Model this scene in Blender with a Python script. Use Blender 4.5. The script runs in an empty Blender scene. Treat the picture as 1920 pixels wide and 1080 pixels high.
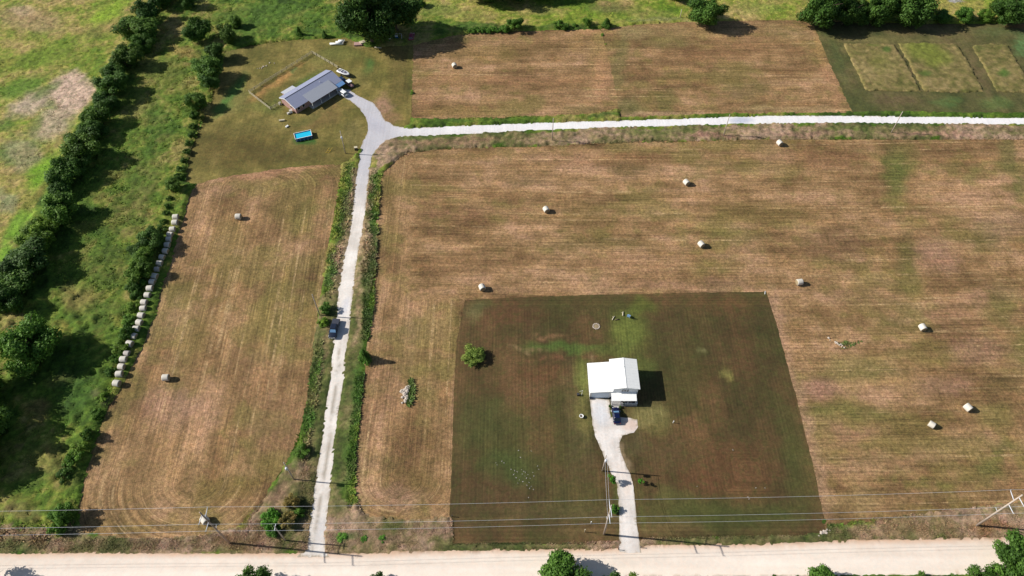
import bpy, math, random
import numpy as np
from mathutils import Vector, Matrix
from mathutils.geometry import delaunay_2d_cdt

scene = bpy.context.scene
COL = scene.collection
R = math.radians
rng = np.random.default_rng(7)
random.seed(7)

# ---------------------------------------------------------------- camera
F_PX, DEPR, H = 1350.0, R(52.8), 160.0
sD, cD = math.sin(DEPR), math.cos(DEPR)
cam = bpy.data.cameras.new('camera')
cam.sensor_width = 36
cam.lens = F_PX / 1920 * 36
cam.clip_start = 0.5
cam.clip_end = 6000
camo = bpy.data.objects.new('camera', cam)
COL.objects.link(camo)
camo.location = (0, 0, H)
camo.rotation_euler = (math.pi / 2 - DEPR, 0, 0)
scene.camera = camo

# ---------------------------------------------------------------- light
EL = R(33)
w = bpy.data.worlds.new('World')
scene.world = w
w.use_nodes = True
bg = w.node_tree.nodes['Background']
sky = w.node_tree.nodes.new('ShaderNodeTexSky')
sky.sky_type = 'NISHITA'
sky.sun_disc = False
sky.sun_elevation = EL
sky.sun_rotation = math.atan2(-.995, .094)
w.node_tree.links.new(sky.outputs[0], bg.inputs[0])
bg.inputs[1].default_value = 0.068
sl = bpy.data.lights.new('sun', 'SUN')
sl.energy = 5.0
sl.angle = R(0.5)
sl.color = (1.0, 0.95, 0.87)
so = bpy.data.objects.new('sun', sl)
COL.objects.link(so)
so.location = (-60, 20, 220)
so.rotation_euler = Vector((.995 * math.cos(EL), -.094 * math.cos(EL), -math.sin(EL))).to_track_quat('-Z', 'Y').to_euler()
scene.view_settings.view_transform = 'Standard'
scene.view_settings.look = 'None'
scene.view_settings.gamma = 1
scene.view_settings.exposure = 0.24


# ---------------------------------------------------------------- helpers
def g(px, py, z=0.0):
    """a point of the place, from where its spot lies in a 1920x1080 survey picture"""
    k = (H - z) / (F_PX * sD + (py - 540) * cD)
    return Vector(((px - 960) * k, (F_PX * cD - (py - 540) * sD) * k, z))


def to_map(x, y):
    a = np.maximum(y * cD + H * sD, 5.0)
    return 960 + F_PX * x / a, 540 + F_PX * (H * cD - y * sD) / a


def lin(c):
    c = np.asarray(c, float) / 255.0
    return np.where(c <= .04045, c / 12.92, ((c + .055) / 1.055) ** 2.4)


def _hash(ix, iy, seed):
    h = (ix.astype(np.int64) * 374761393 + iy.astype(np.int64) * 668265263 + seed * 974711) & 0xffffffff
    h = ((h ^ (h >> 13)) * 1274126177) & 0xffffffff
    return ((h ^ (h >> 16)) & 0xffff) / 65535.0


def vnoise(x, y, seed=0):
    x = np.asarray(x, float); y = np.asarray(y, float)
    ix = np.floor(x); iy = np.floor(y)
    fx = x - ix; fy = y - iy
    fx = fx * fx * (3 - 2 * fx); fy = fy * fy * (3 - 2 * fy)
    a = _hash(ix, iy, seed); b = _hash(ix + 1, iy, seed)
    c = _hash(ix, iy + 1, seed); d = _hash(ix + 1, iy + 1, seed)
    return (a * (1 - fx) + b * fx) * (1 - fy) + (c * (1 - fx) + d * fx) * fy


def fbm(x, y, seed=0, octv=4):
    s = 0; amp = .5; tot = 0
    for i in range(octv):
        s = s + amp * vnoise(x * 2 ** i + 17.3 * i, y * 2 ** i - 9.1 * i, seed + i)
        tot += amp; amp *= .5
    return s / tot


def sst(a, b, v):
    t = np.clip((v - a) / (b - a), 0, 1)
    return t * t * (3 - 2 * t)


def inpoly(px, py, poly):
    px = np.asarray(px); py = np.asarray(py)
    ins = np.zeros(px.shape, bool)
    n = len(poly)
    for i in range(n):
        x0, y0 = poly[i]; x1, y1 = poly[(i + 1) % n]
        if y0 == y1: continue
        c = ((y0 > py) != (y1 > py)) & (px < (x1 - x0) * (py - y0) / (y1 - y0) + x0)
        ins ^= c
    return ins


def tag(o, label=None, cat=None, group=None, kind=None):
    if label: o['label'] = label
    if cat: o['category'] = cat
    if group: o['group'] = group
    if kind: o['kind'] = kind
    return o


def thing(name, label, cat, loc=(0, 0, 0), rz=0.0, group=None):
    o = bpy.data.objects.new(name, None)
    o.empty_display_size = .5
    COL.objects.link(o)
    o.location = loc
    o.rotation_euler = (0, 0, rz)
    return tag(o, label, cat, group)


def copy_tree(o, parent=None):
    c = o.copy()
    COL.objects.link(c)
    c.parent = parent
    for ch in list(o.children):
        copy_tree(ch, c)
    return c


def mesh_obj(name, verts, faces, mat, parent=None, smooth=False, cols=None, st=None):
    me = bpy.data.meshes.new(name)
    me.from_pydata(verts, [], faces)
    me.validate(clean_customdata=False)
    if mat: me.materials.append(mat)
    if smooth: me.polygons.foreach_set('use_smooth', [True] * len(me.polygons))
    if cols is not None: set_attr(me, 'tint', cols)
    if st is not None: set_vec(me, 'st', st)
    o = bpy.data.objects.new(name, me)
    COL.objects.link(o)
    if parent: o.parent = parent
    return o


def set_attr(me, name, cols):
    a = me.attributes.new(name, 'FLOAT_COLOR', 'POINT')
    c = np.ones((len(me.vertices), 4), np.float32)
    c[:, :3] = cols
    a.data.foreach_set('color', c.ravel())


def set_vec(me, name, v):
    a = me.attributes.new(name, 'FLOAT_VECTOR', 'POINT')
    a.data.foreach_set('vector', np.asarray(v, np.float32).ravel())


def np_mesh(name, V, Fq, mat, parent=None, smooth=False, cols=None, st=None):
    """fast mesh from numpy arrays; Fq is (n,3) or (n,4)"""
    me = bpy.data.meshes.new(name)
    k = Fq.shape[1]
    me.vertices.add(len(V)); me.loops.add(Fq.size); me.polygons.add(len(Fq))
    me.vertices.foreach_set('co', np.asarray(V, np.float32).ravel())
    me.loops.foreach_set('vertex_index', Fq.astype(np.int32).ravel())
    me.polygons.foreach_set('loop_start', np.arange(0, Fq.size, k, dtype=np.int32))
    me.polygons.foreach_set('loop_total', np.full(len(Fq), k, np.int32))
    if smooth: me.polygons.foreach_set('use_smooth', np.ones(len(Fq), bool))
    me.update(calc_edges=True)
    if mat: me.materials.append(mat)
    if cols is not None: set_attr(me, 'tint', cols)
    if st is not None: set_vec(me, 'st', st)
    o = bpy.data.objects.new(name, me)
    COL.objects.link(o)
    if parent: o.parent = parent
    return o


class MB:
    def __init__(s): s.v = []; s.f = []

    def add(s, vs, fs):
        b = len(s.v); s.v += [tuple(v) for v in vs]; s.f += [tuple(i + b for i in f) for f in fs]; return s

    def box(s, x0, y0, z0, x1, y1, z1, m=None):
        vs = [Vector(p) for p in ((x0, y0, z0), (x1, y0, z0), (x1, y1, z0), (x0, y1, z0), (x0, y0, z1), (x1, y0, z1), (x1, y1, z1), (x0, y1, z1))]
        if m: vs = [m @ v for v in vs]
        return s.add(vs, [(3, 2, 1, 0), (4, 5, 6, 7), (0, 1, 5, 4), (1, 2, 6, 5), (2, 3, 7, 6), (3, 0, 4, 7)])

    def hexa(s, bot, top):
        return s.add(list(bot) + list(top), [(3, 2, 1, 0), (4, 5, 6, 7), (0, 1, 5, 4), (1, 2, 6, 5), (2, 3, 7, 6), (3, 0, 4, 7)])

    def slab(s, quad, t):
        """a thin slab under a (possibly sloping) quad of points"""
        q = [Vector(p) for p in quad]
        n = (q[1] - q[0]).cross(q[2] - q[0]).normalized()
        if n.z < 0: n = -n; q = q[::-1]
        return s.hexa([p - n * t for p in q], q)

    def tube(s, pts, rad, n=8, cap=True):
        pts = [Vector(p) for p in pts]
        if not hasattr(rad, '__len__'): rad = [rad] * len(pts)
        b = len(s.v)
        for i, p in enumerate(pts):
            d = (pts[min(i + 1, len(pts) - 1)] - pts[max(i - 1, 0)]).normalized()
            u = d.cross(Vector((0, 0, 1)) if abs(d.z) < .9 else Vector((0, 1, 0))).normalized()
            v = d.cross(u)
            for k in range(n):
                a = 2 * math.pi * k / n
                s.v.append(tuple(p + (u * math.cos(a) + v * math.sin(a)) * rad[i]))
        for i in range(len(pts) - 1):
            for k in range(n):
                k2 = (k + 1) % n
                s.f.append((b + i * n + k, b + i * n + k2, b + (i + 1) * n + k2, b + (i + 1) * n + k))
        if cap:
            s.f.append(tuple(b + k for k in range(n))[::-1])
            s.f.append(tuple(b + (len(pts) - 1) * n + k for k in range(n)))
        return s

    def lathe(s, prof, n=12, m=None):
        b = len(s.v)
        for r, z in prof:
            for k in range(n):
                a = 2 * math.pi * k / n
                p = Vector((r * math.cos(a), r * math.sin(a), z))
                s.v.append(tuple(m @ p if m else p))
        for i in range(len(prof) - 1):
            for k in range(n):
                k2 = (k + 1) % n
                s.f.append((b + i * n + k, b + i * n + k2, b + (i + 1) * n + k2, b + (i + 1) * n + k))
        s.f.append(tuple(b + k for k in range(n))[::-1])
        s.f.append(tuple(b + (len(prof) - 1) * n + k for k in range(n)))
        return s

    def prism(s, prof, y0, y1, m=None):
        """profile (x,z) swept along y"""
        n = len(prof)
        vs = [Vector((x, y0, z)) for x, z in prof] + [Vector((x, y1, z)) for x, z in prof]
        if m: vs = [m @ v for v in vs]
        return s.add(vs, [tuple(range(n)), tuple(range(2 * n - 1, n - 1, -1))] + [(i, i + n, (i + 1) % n + n, (i + 1) % n) for i in range(n)])

    def build(s, name, mat, parent=None, smooth=False, bevel=0):
        o = mesh_obj(name, s.v, s.f, mat, parent, smooth)
        if bevel:
            md = o.modifiers.new('bevel', 'BEVEL'); md.width = bevel; md.segments = 2; md.limit_method = 'ANGLE'
        return o


# ---------------------------------------------------------------- materials
class NT:
    def __init__(s, name):
        s.m = bpy.data.materials.new(name); s.m.use_nodes = True
        s.t = s.m.node_tree; s.b = s.t.nodes['Principled BSDF']
        s.b.inputs['Roughness'].default_value = .9
        s.b.inputs['Specular IOR Level'].default_value = .25

    def n(s, typ, **k):
        nd = s.t.nodes.new('ShaderNode' + typ)
        for a, v in k.items(): setattr(nd, a, v)
        return nd

    def l(s, a, b): s.t.links.new(a, b)

    def mapping(s, vec, scale):
        nd = s.n('Mapping'); nd.inputs['Scale'].default_value = scale
        s.l(vec, nd.inputs['Vector']); return nd.outputs[0]

    def noise(s, vec, scale, detail=4, rough=.55, dist=0):
        nd = s.n('TexNoise'); nd.inputs['Scale'].default_value = scale
        nd.inputs['Detail'].default_value = detail; nd.inputs['Roughness'].default_value = rough
        nd.inputs['Distortion'].default_value = dist
        if vec is not None: s.l(vec, nd.inputs['Vector'])
        return nd.outputs[0]

    def rng(s, v, a, b, c, d):
        nd = s.n('MapRange'); nd.clamp = True
        for i, x in enumerate((a, b, c, d)): nd.inputs[i + 1].default_value = x
        s.l(v, nd.inputs[0]); return nd.outputs[0]

    def math(s, op, a, b=None):
        nd = s.n('Math', operation=op)
        for i, x in enumerate((a, b)):
            if x is None: continue
            if isinstance(x, (int, float)): nd.inputs[i].default_value = x
            else: s.l(x, nd.inputs[i])
        return nd.outputs[0]

    def scale(s, col, f):
        nd = s.n('VectorMath', operation='SCALE'); s.l(col, nd.inputs[0])
        if isinstance(f, (int, float)): nd.inputs['Scale'].default_value = f
        else: s.l(f, nd.inputs['Scale'])
        return nd.outputs[0]

    def mix(s, f, a, b, mode='MIX'):
        nd = s.n('Mix', data_type='RGBA', blend_type=mode)
        for i, x in ((0, f), (6, a), (7, b)):
            if isinstance(x, (int, float)): nd.inputs[i].default_value = x
            elif isinstance(x, (tuple, list, np.ndarray)): nd.inputs[i].default_value = (*[float(q) for q in x][:3], 1)
            else: s.l(x, nd.inputs[i])
        return nd.outputs[2]

    def pos(s): return s.n('NewGeometry').outputs['Position']

    def attr(s, name, out='Color'): return s.n('Attribute', attribute_name=name).outputs[out]

    def bump(s, h, dist, strength=1.0):
        nd = s.n('Bump'); nd.inputs['Distance'].default_value = dist; nd.inputs['Strength'].default_value = strength
        s.l(h, nd.inputs['Height']); s.l(nd.outputs[0], s.b.inputs['Normal'])

    def out(s, col): s.l(col, s.b.inputs['Base Color']); return s.m


def simple(name, rgb, rough=.6, var=.12, scale=2.0, metal=0.0, spec=.4, bump=0.0, coat=0.0):
    t = NT(name)
    obj = t.n('TexCoord').outputs['Object']
    n = t.noise(obj, scale, 5)
    f = t.rng(n, .25, .75, 1 - var, 1 + var)
    base = t.n('RGB'); base.outputs[0].default_value = (*lin(rgb), 1)
    t.b.inputs['Roughness'].default_value = rough
    t.b.inputs['Metallic'].default_value = metal
    t.b.inputs['Specular IOR Level'].default_value = spec
    t.b.inputs['Coat Weight'].default_value = coat
    if bump: t.bump(n, bump)
    return t.out(t.scale(base.outputs[0], f))


def ground_mat(name, fs=1.0, ft=.02, stripe=.25, lines=0.0, straw=(204, 174, 128), swath=None, grain=.3, gscale=3.5, mottle=.18, olive=None, oamt=.4, bump=.03, fine=None, gain=.84):
    t = NT(name)
    P = t.pos(); st = t.attr('st', 'Vector'); col = t.attr('tint')
    big = t.noise(P, .22, 5, .6)
    if olive is not None:
        f = t.rng(t.noise(P, .6, 6, .7, .3), .46, .66, 0, oamt)
        col = t.mix(f, col, lin(olive))
    if swath:
        # every pass of the mower or rake has its own tone
        sp = t.n('SeparateXYZ'); t.l(st, sp.inputs[0])
        for wd, amt, tt in ((swath[0], swath[1], .05), (swath[0] * .47, swath[1] * .8, .11)):
            fl = t.math('FLOOR', t.math('DIVIDE', sp.outputs[0], wd))
            cb = t.n('CombineXYZ'); t.l(t.math('MULTIPLY', fl, 1.37), cb.inputs[0]); t.l(t.math('MULTIPLY', sp.outputs[1], tt), cb.inputs[1])
            w1 = t.noise(cb.outputs[0], 1.0, 5, .68)
            col = t.mix(t.rng(w1, .5, .64, 0, amt), col, t.mix(1.0, col, (.60, .60, .52), 'MULTIPLY'))
            col = t.mix(t.rng(w1, .48, .36, 0, amt * .9), col, t.mix(1.0, col, (1.28, 1.2, 1.14), 'MULTIPLY'))
        ps = t.noise(P, .9, 6, .78)
        col = t.mix(t.rng(ps, .5, .62, 0, .5), col, t.mix(1.0, col, (.66, .7, .52), 'MULTIPLY'))
        fin = t.noise(t.mapping(st, (2.6, .045, 1)), 1.0, 3, .75)
        col = t.scale(col, t.rng(fin, .3, .7, 1 - swath[2], 1 + swath[2]))
    sn = t.noise(t.mapping(st, (fs, ft, 1)), 1.0, 4, .6)
    s2 = t.noise(t.mapping(st, (fs * .35, ft * 2.2, 1)), 1.0, 3, .6)
    if lines:
        ln = t.noise(t.mapping(st, (fs * .8, .012, 1)), 1.0, 2, .5)
        brk = t.rng(t.noise(P, .25, 3), .4, .6, 0.0, 1)
        lf = t.math('MULTIPLY', t.math('MULTIPLY', t.rng(ln, .6, .68, 0, lines), brk), t.rng(t.noise(P, 2.2, 3), .35, .6, .3, 1))
        col = t.mix(lf, col, lin(straw))
    fac = t.math('MULTIPLY', t.rng(sn, .25, .75, 1 - stripe, 1 + stripe), t.rng(s2, .25, .75, 1 - stripe * .7, 1 + stripe * .7))
    fac = t.math('MULTIPLY', fac, t.rng(big, .3, .7, 1 - mottle, 1 + mottle))
    gr = t.noise(P, gscale, 6, .82)
    g2 = t.noise(P, gscale * .33, 3, .7)
    fac = t.math('MULTIPLY', fac, t.rng(gr, .3, .7, 1 - grain, 1 + grain))
    fac = t.math('MULTIPLY', fac, t.rng(g2, .3, .7, 1 - grain * .7, 1 + grain * .7))
    if fine:
        wv = t.n('TexWave', wave_type='BANDS', bands_direction='X'); wv.inputs['Scale'].default_value = fine[0]
        wv.inputs['Distortion'].default_value = .6; wv.inputs['Detail'].default_value = 2; wv.inputs['Detail Scale'].default_value = .25
        t.l(st, wv.inputs['Vector'])
        amt = t.rng(t.noise(P, .09, 3), .35, .6, fine[1] * .3, fine[1])
        k = t.math('MULTIPLY', t.math('SUBTRACT', wv.outputs['Fac'], .5), amt)
        fac = t.math('MULTIPLY', fac, t.math('ADD', k, 1.0))
    # slight hue wander so no area is one flat colour
    hue = t.noise(P, 1.1, 4, .7)
    col = t.mix(t.rng(hue, .4, .75, 0, .22), col, t.mix(1.0, col, (1.35, .98, .8), 'MULTIPLY'))
    t.bump(gr, bump)
    return t.out(t.scale(col, t.math('MULTIPLY', fac, gain)))


M = {}
M['hay'] = ground_mat('mown_hay', 1.1, .03, .14, .75, swath=(2.6, .5, .36), grain=.6, gscale=3.8, mottle=.12, olive=(118, 112, 62), oamt=.3, bump=.05)
M['lawn'] = ground_mat('dark_lawn', 1.6, .03, .1, 0, grain=.32, gscale=3.4, gain=.9, mottle=.14, swath=(3.4, .3, .16), olive=(72, 80, 38), oamt=.45, fine=(.37, .2))
M['yard'] = ground_mat('yard_grass', .8, .05, .09, 0, swath=(2.4, .3, .1), grain=.32, gscale=2.8, mottle=.2, olive=(96, 98, 48), oamt=.5)
M['rough'] = ground_mat('rough_grass', .7, .4, .12, 0, grain=.5, gscale=2.3, mottle=.22, olive=(70, 92, 28), oamt=.55, bump=.16, gain=.9)
M['plot'] = ground_mat('tall_grass', .7, .5, .12, 0, grain=.3, gscale=1.8, mottle=.12, olive=(100, 106, 50), oamt=.5, bump=.1)
M['gravel'] = ground_mat('white_gravel', 1.6, .02, .07, 0, grain=.1, gscale=5.0, mottle=.06, bump=.01, gain=1.0)
M['dirt'] = ground_mat('pale_dirt', .7, .015, .04, 0, grain=.05, gscale=4.0, mottle=.04, bump=.01, gain=1.0)


def leaf_mat():
    t = NT('leaves')
    oi = t.n('ObjectInfo')
    c = t.mix(1.0, t.attr('tint'), oi.outputs['Color'], 'MULTIPLY')
    c = t.scale(c, t.rng(oi.outputs['Random'], 0, 1, .85, 1.15))
    t.l(c, t.b.inputs['Base Color'])
    t.b.inputs['Roughness'].default_value = .65
    tr = t.n('BsdfTranslucent'); t.l(t.scale(c, 1.2), tr.inputs['Color'])
    mx = t.n('MixShader'); mx.inputs[0].default_value = .22
    t.l(t.b.outputs[0], mx.inputs[1]); t.l(tr.outputs[0], mx.inputs[2])
    t.l(mx.outputs[0], t.t.nodes['Material Output'].inputs['Surface'])
    return t.m


M['leaf'] = leaf_mat()
M['bark'] = simple('bark', (92, 80, 66), .95, .25, 6, bump=.02)
M['pole'] = simple('weathered_wood_pole', (176, 162, 150), .85, .18, 3)
M['pole_dark'] = simple('brown_wood_pole', (172, 148, 136), .85, .18, 3)
M['arm'] = simple('galvanised_arm', (205, 208, 216), .5, .06, 3)
M['wire'] = simple('aluminium_wire', (225, 225, 230), .4, .04, 1, metal=.3)
M['white_roof'] = simple('white_metal_roof', (243, 243, 240), .35, .03, 1.2)
M['white_wall'] = simple('white_siding', (232, 234, 236), .6, .04, 2)
M['trim'] = simple('dark_trim', (42, 46, 58), .5, .1, 4)
M['wtrim'] = simple('white_trim', (235, 235, 232), .5, .03, 4)
M['glass'] = simple('window_glass', (30, 38, 50), .08, .15, 1, spec=.8)
M['screen'] = simple('windscreen_sky_reflection', (112, 150, 186), .05, .03, 1, spec=1.0)  # pale blue base colour paints the sky's reflection into the glass
M['shingle'] = simple('grey_shingle_roof', (142, 148, 172), .85, .1, 4, bump=.01)
M['brick'] = simple('pinkish_brick', (168, 134, 126), .9, .12, 9, bump=.01)
M['blue_door'] = simple('pale_blue_panel', (120, 165, 215), .6, .05, 2)
M['deck'] = simple('grey_deck_boards', (150, 148, 146), .8, .12, 5)
M['concrete'] = simple('concrete', (190, 186, 178), .9, .1, 3)
M['wood'] = simple('weathered_fence_wood', (196, 186, 160), .9, .18, 4)
M['wrap'] = simple('white_bale_wrap', (206, 200, 188), .6, .07, 5, bump=.01)
M['wrap2'] = simple('grey_bale_net', (186, 178, 172), .7, .08, 5, bump=.01)
M['hayend'] = simple('hay_bale_end', (150, 134, 104), .95, .2, 12, bump=.03)
M['rock'] = simple('pale_rock', (190, 178, 165), .9, .15, 3, bump=.05)
M['black'] = simple('black_rubber', (28, 28, 30), .7, .1, 5)
M['darkmetal'] = simple('dark_metal', (60, 60, 64), .5, .1, 5)
M['navy'] = simple('navy_paint', (14, 22, 62), .25, .04, 1, spec=.6, coat=.6)
M['charcoal'] = simple('dark_blue_grey_paint', (26, 34, 52), .3, .05, 1, spec=.6, coat=.6)
M['vinyl'] = simple('black_vinyl_cover', (58, 62, 74), .55, .06, 2)
M['wpaint'] = simple('white_paint', (236, 238, 238), .3, .02, 1, spec=.5, coat=.4)
M['red'] = simple('faded_maroon_paint', (150, 62, 92), .4, .06, 1, coat=.3)
M['chrome'] = simple('chrome', (220, 222, 226), .2, .03, 1, metal=.8)
M['lamp'] = simple('lamp_lens', (210, 214, 220), .15, .03, 1, spec=.8)
M['tail'] = simple('red_lens', (120, 16, 18), .2, .03, 1, spec=.8)
M['pool_wall'] = simple('blue_pool_wall', (40, 88, 140), .5, .08, 2)
M['pool_water'] = simple('pool_water', (40, 190, 226), .06, .06, .6, spec=.7)
M['yellow'] = simple('yellow_paint', (205, 168, 50), .6, .1, 2)
M['lblue'] = simple('light_blue_plastic', (120, 158, 200), .5, .08, 3)
M['grass_blade'] = M['leaf']

# ---------------------------------------------------------------- ground regions (map outlines)
LEFT_FIELD = [(365, 347), (410, 334), (470, 324), (560, 312), (600, 309), (641, 309), (640, 335), (628, 400), (617, 460), (611, 500), (603, 545), (597, 590), (590, 640), (583, 700), (573, 770), (560, 830), (535, 875), (508, 915), (487, 955), (470, 975), (440, 990), (400, 1003), (330, 1009), (240, 1012), (155, 1000), (146, 975), (146, 945), (155, 905), (170, 850), (180, 825), (200, 765), (228, 722), (262, 655), (290, 590), (300, 540), (318, 495), (331, 445), (346, 400), (352, 370)]
RIGHT_FIELD = [(742, 300), (762, 285), (840, 277), (1000, 274), (1200, 264), (1500, 260), (2150, 262), (2300, 930), (1900, 944), (1800, 956), (1720, 966), (1640, 978), (1560, 988), (1549, 1000), (1530, 895), (1490, 735), (1455, 605), (1437, 547), (1300, 549), (1150, 552), (1000, 557), (905, 561), (872, 563), (856, 640), (850, 760), (846, 900), (843, 972), (770, 976), (690, 970), (672, 955), (664, 915), (666, 850), (673, 770), (681, 700), (688, 640), (697, 560), (702, 500), (704, 460), (706, 400), (710, 350), (720, 320)]
LAWN = [(872, 563), (905, 561), (1000, 557), (1150, 552), (1300, 549), (1437, 547), (1455, 605), (1490, 735), (1530, 895), (1549, 1001), (1440, 1008), (1300, 1011), (1200, 1013), (1150, 1018), (1000, 1022), (848, 1023), (843, 972), (846, 900), (850, 760), (856, 640)]
YARD = [(365, 347), (345, 342), (352, 300), (370, 232), (392, 205), (398, 170), (415, 130), (420, 98), (470, 84), (560, 74), (650, 70), (690, 88), (775, 84), (773, 150), (771, 236), (740, 240), (690, 262), (668, 290), (660, 298), (641, 309), (600, 309), (560, 312), (470, 324), (410, 334)]
TOP_A = [(775, 84), (850, 66), (900, 61), (1000, 57), (1126, 54), (1142, 110), (1152, 160), (1160, 205), (1130, 213), (1060, 218), (940, 223), (850, 225), (772, 223), (773, 150)]
TOP_B = [(1126.5, 53.5), (1200, 45), (1280, 41), (1400, 38), (1505, 37), (1528, 52), (1545, 95), (1570, 150), (1598, 211), (1500, 213), (1350, 214), (1250, 218), (1162, 222), (1160, 205), (1152, 160), (1142, 110)]
TOP_C = [(1505, 37), (1600, 42), (1800, 44), (1980, 42), (2200, 45), (2250, 215), (1980, 214), (1780, 212), (1640, 209), (1598, 211), (1570, 150), (1545, 95), (1528, 52)]
PLOTS = [[(1581, 82), (1640, 82), (1676, 84), (1700, 120), (1727, 172), (1680, 172), (1623, 170), (1600, 122)],
         [(1683, 81), (1740, 81), (1795, 83), (1820, 125), (1845, 173), (1790, 174), (1732, 172), (1706, 122)],
         [(1822, 86), (1860, 82), (1889, 84), (1912, 125), (1945, 175), (1900, 174), (1870, 173), (1846, 130)]]
LANE = [(558, 1045), (570, 1034), (576, 1010), (581, 975), (587, 935), (592, 900), (597, 860), (604, 815), (610, 770), (615, 735), (619, 700), (624, 655), (627, 622), (631, 580), (634, 545), (640, 508), (648, 470), (655, 440), (660, 400), (666, 350), (671, 310), (673, 290), (680, 266), (688, 252), (691, 240), (686, 220), (672, 201), (655, 188), (629, 175), (640, 168), (656, 168), (668, 178), (690, 188), (702, 195), (712, 209), (722, 225), (738, 236), (765, 240), (900, 234), (1035, 229), (1160, 226), (1300, 221), (1440, 217), (1600, 217), (1780, 219), (2200, 225), (2200, 238), (1780, 233), (1600, 232), (1440, 233), (1300, 236), (1160, 240), (1035, 244), (900, 251), (790, 256), (745, 258), (725, 264), (710, 276), (698, 295), (694, 312), (690, 350), (685, 400), (680, 440), (672, 475), (667, 508), (663, 545), (659, 585), (655, 622), (650, 655), (646, 700), (640, 740), (634, 775), (629, 815), (626, 850), (622, 900), (618, 940), (613, 980), (609, 1012), (610, 1034), (618, 1045)]
DRIVE = [(1105, 747), (1109, 775), (1112, 800), (1115, 815), (1123, 835), (1133, 858), (1147, 888), (1156, 908), (1160, 935), (1161, 970), (1161, 1010), (1161, 1036), (1202, 1036), (1197, 1005), (1192, 960), (1188, 915), (1182, 890), (1170, 865), (1163, 845), (1161, 830), (1167, 817), (1188, 811), (1196, 800), (1195, 786), (1170, 783), (1145, 783), (1143, 766), (1143, 748)]
ROAD = [(-500, 1036), (0, 1036), (150, 1035), (300, 1036), (450, 1036), (570, 1036), (620, 1036), (700, 1035), (850, 1031), (1000, 1029), (1130, 1029), (1200, 1023), (1300, 1020), (1440, 1018), (1560, 1013), (1700, 1010), (1850, 1007), (2500, 1000), (2500, 1072), (1920, 1078), (1700, 1081), (1400, 1084), (1100, 1088), (700, 1092), (300, 1094), (-500, 1094)]
SHEETS = [LEFT_FIELD, RIGHT_FIELD, LAWN, YARD, TOP_A, TOP_B, TOP_C, LANE, DRIVE, ROAD]


def warp(x, y, amp, seed=3):
    return x + amp * (fbm(x * .25, y * .25, seed) - .5) * 2, y + amp * (fbm(x * .25, y * .25, seed + 9) - .5) * 2


def paint(x, y, base, blobs, wamp=2.5):
    """base: (n,3) linear; blobs: (px,py,rx,ry,angle_deg,srgb,strength[,soft])"""
    xw, yw = warp(x, y, wamp)
    px, py = to_map(xw, yw)
    c = base
    for i, b in enumerate(blobs):
        bx, by, rx, ry, an, rgb, stg = b[:7]
        soft = b[7] if len(b) > 7 else .6
        a = R(an); dx = px - bx; dy = py - by
        u = (dx * math.cos(a) + dy * math.sin(a)) / rx; v = (-dx * math.sin(a) + dy * math.cos(a)) / ry
        d = np.sqrt(u * u + v * v) + .35 * (fbm(x * .35, y * .35, 40 + i, 3) - .5)
        f = (1 - sst(1 - soft, 1 + soft * .4, d)) * stg
        c = c * (1 - f[:, None]) + lin(rgb) * f[:, None]
    return c


def mixpal(n, stops):
    """piecewise palette lookup in linear colour"""
    n = np.clip(n, 0, 1); ks = [s[0] for s in stops]; cs = np.array([lin(s[1]) for s in stops])
    return np.stack([np.interp(n, ks, cs[:, k]) for k in range(3)], 1)


def norm01(n, a=.25, b=.75): return np.clip((n - a) / (b - a), 0, 1)


def sheet(name, poly_px, z, mat, colfn, stfn, step=1.3, edge=.6, jit=.12, label='', cat='ground', bumpz=0.0, etint=None, eamt=.75):
    pts = [g(*p) for p in poly_px]
    xs = [p.x for p in pts]; ys = [p.y for p in pts]
    bnd = []
    for i in range(len(pts)):
        a, b = pts[i], pts[(i + 1) % len(pts)]
        L = (b - a).length; k = max(1, int(L / edge))
        for j in range(k): bnd.append((a.x + (b.x - a.x) * j / k, a.y + (b.y - a.y) * j / k))
    B = np.array(bnd)
    wob = (fbm(B[:, 0] * .8, B[:, 1] * .8, 5, 3) - .5) * 2 * jit * 2.2
    wob2 = (fbm(B[:, 0] * .8 + 50, B[:, 1] * .8, 6, 3) - .5) * 2 * jit * 2.2
    B[:, 0] += wob; B[:, 1] += wob2
    gx, gy = np.meshgrid(np.arange(min(xs), max(xs), step), np.arange(min(ys), max(ys), step))
    gx = gx.ravel() + rng.uniform(-.2, .2, gx.size) * step; gy = gy.ravel() + rng.uniform(-.2, .2, gy.size) * step
    k = inpoly(gx, gy, B)
    # keep grid points off the boundary
    gx, gy = gx[k], gy[k]
    pts2 = [Vector(b) for b in B] + [Vector(p) for p in zip(gx, gy)]
    v, e, f, *_ = delaunay_2d_cdt(pts2, [], [list(range(len(B)))], 1, 1e-4)
    V = np.array([(p.x, p.y, z) for p in v])
    f = np.array([q for q in f if len(q) == 3])
    if bumpz:
        V[len(B):, 2] += (bumpz * (.3 + fbm(V[:, 0] * .7, V[:, 1] * .7, 77, 3)) * sst(.3, .5, fbm(V[:, 0] * .5, V[:, 1] * .5, 9, 2) + .2))[len(B):]
    c = colfn(V[:, 0], V[:, 1])
    if etint is not None:
        bd = np.array([[p.x, p.y] for p in pts2[:len(B)]])
        near_ = np.zeros(len(V)); near_[:len(B)] = 1
        w_ = near_ * eamt * sst(.25, .6, fbm(V[:, 0] * .7, V[:, 1] * .5, 171, 3))
        c = c * (1 - w_[:, None]) + lin(etint) * w_[:, None]
    st = stfn(V[:, 0], V[:, 1])
    o = np_mesh(name, V, f, mat, None, True, c, np.stack([st[0], st[1], V[:, 2] * 0], 1))
    return tag(o, label, cat, None, 'structure')


def st_x(x, y): return x, y          # stripes run north-south
def st_y(x, y): return y + .6 * np.sin(x * .03), x   # stripes run east-west


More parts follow.
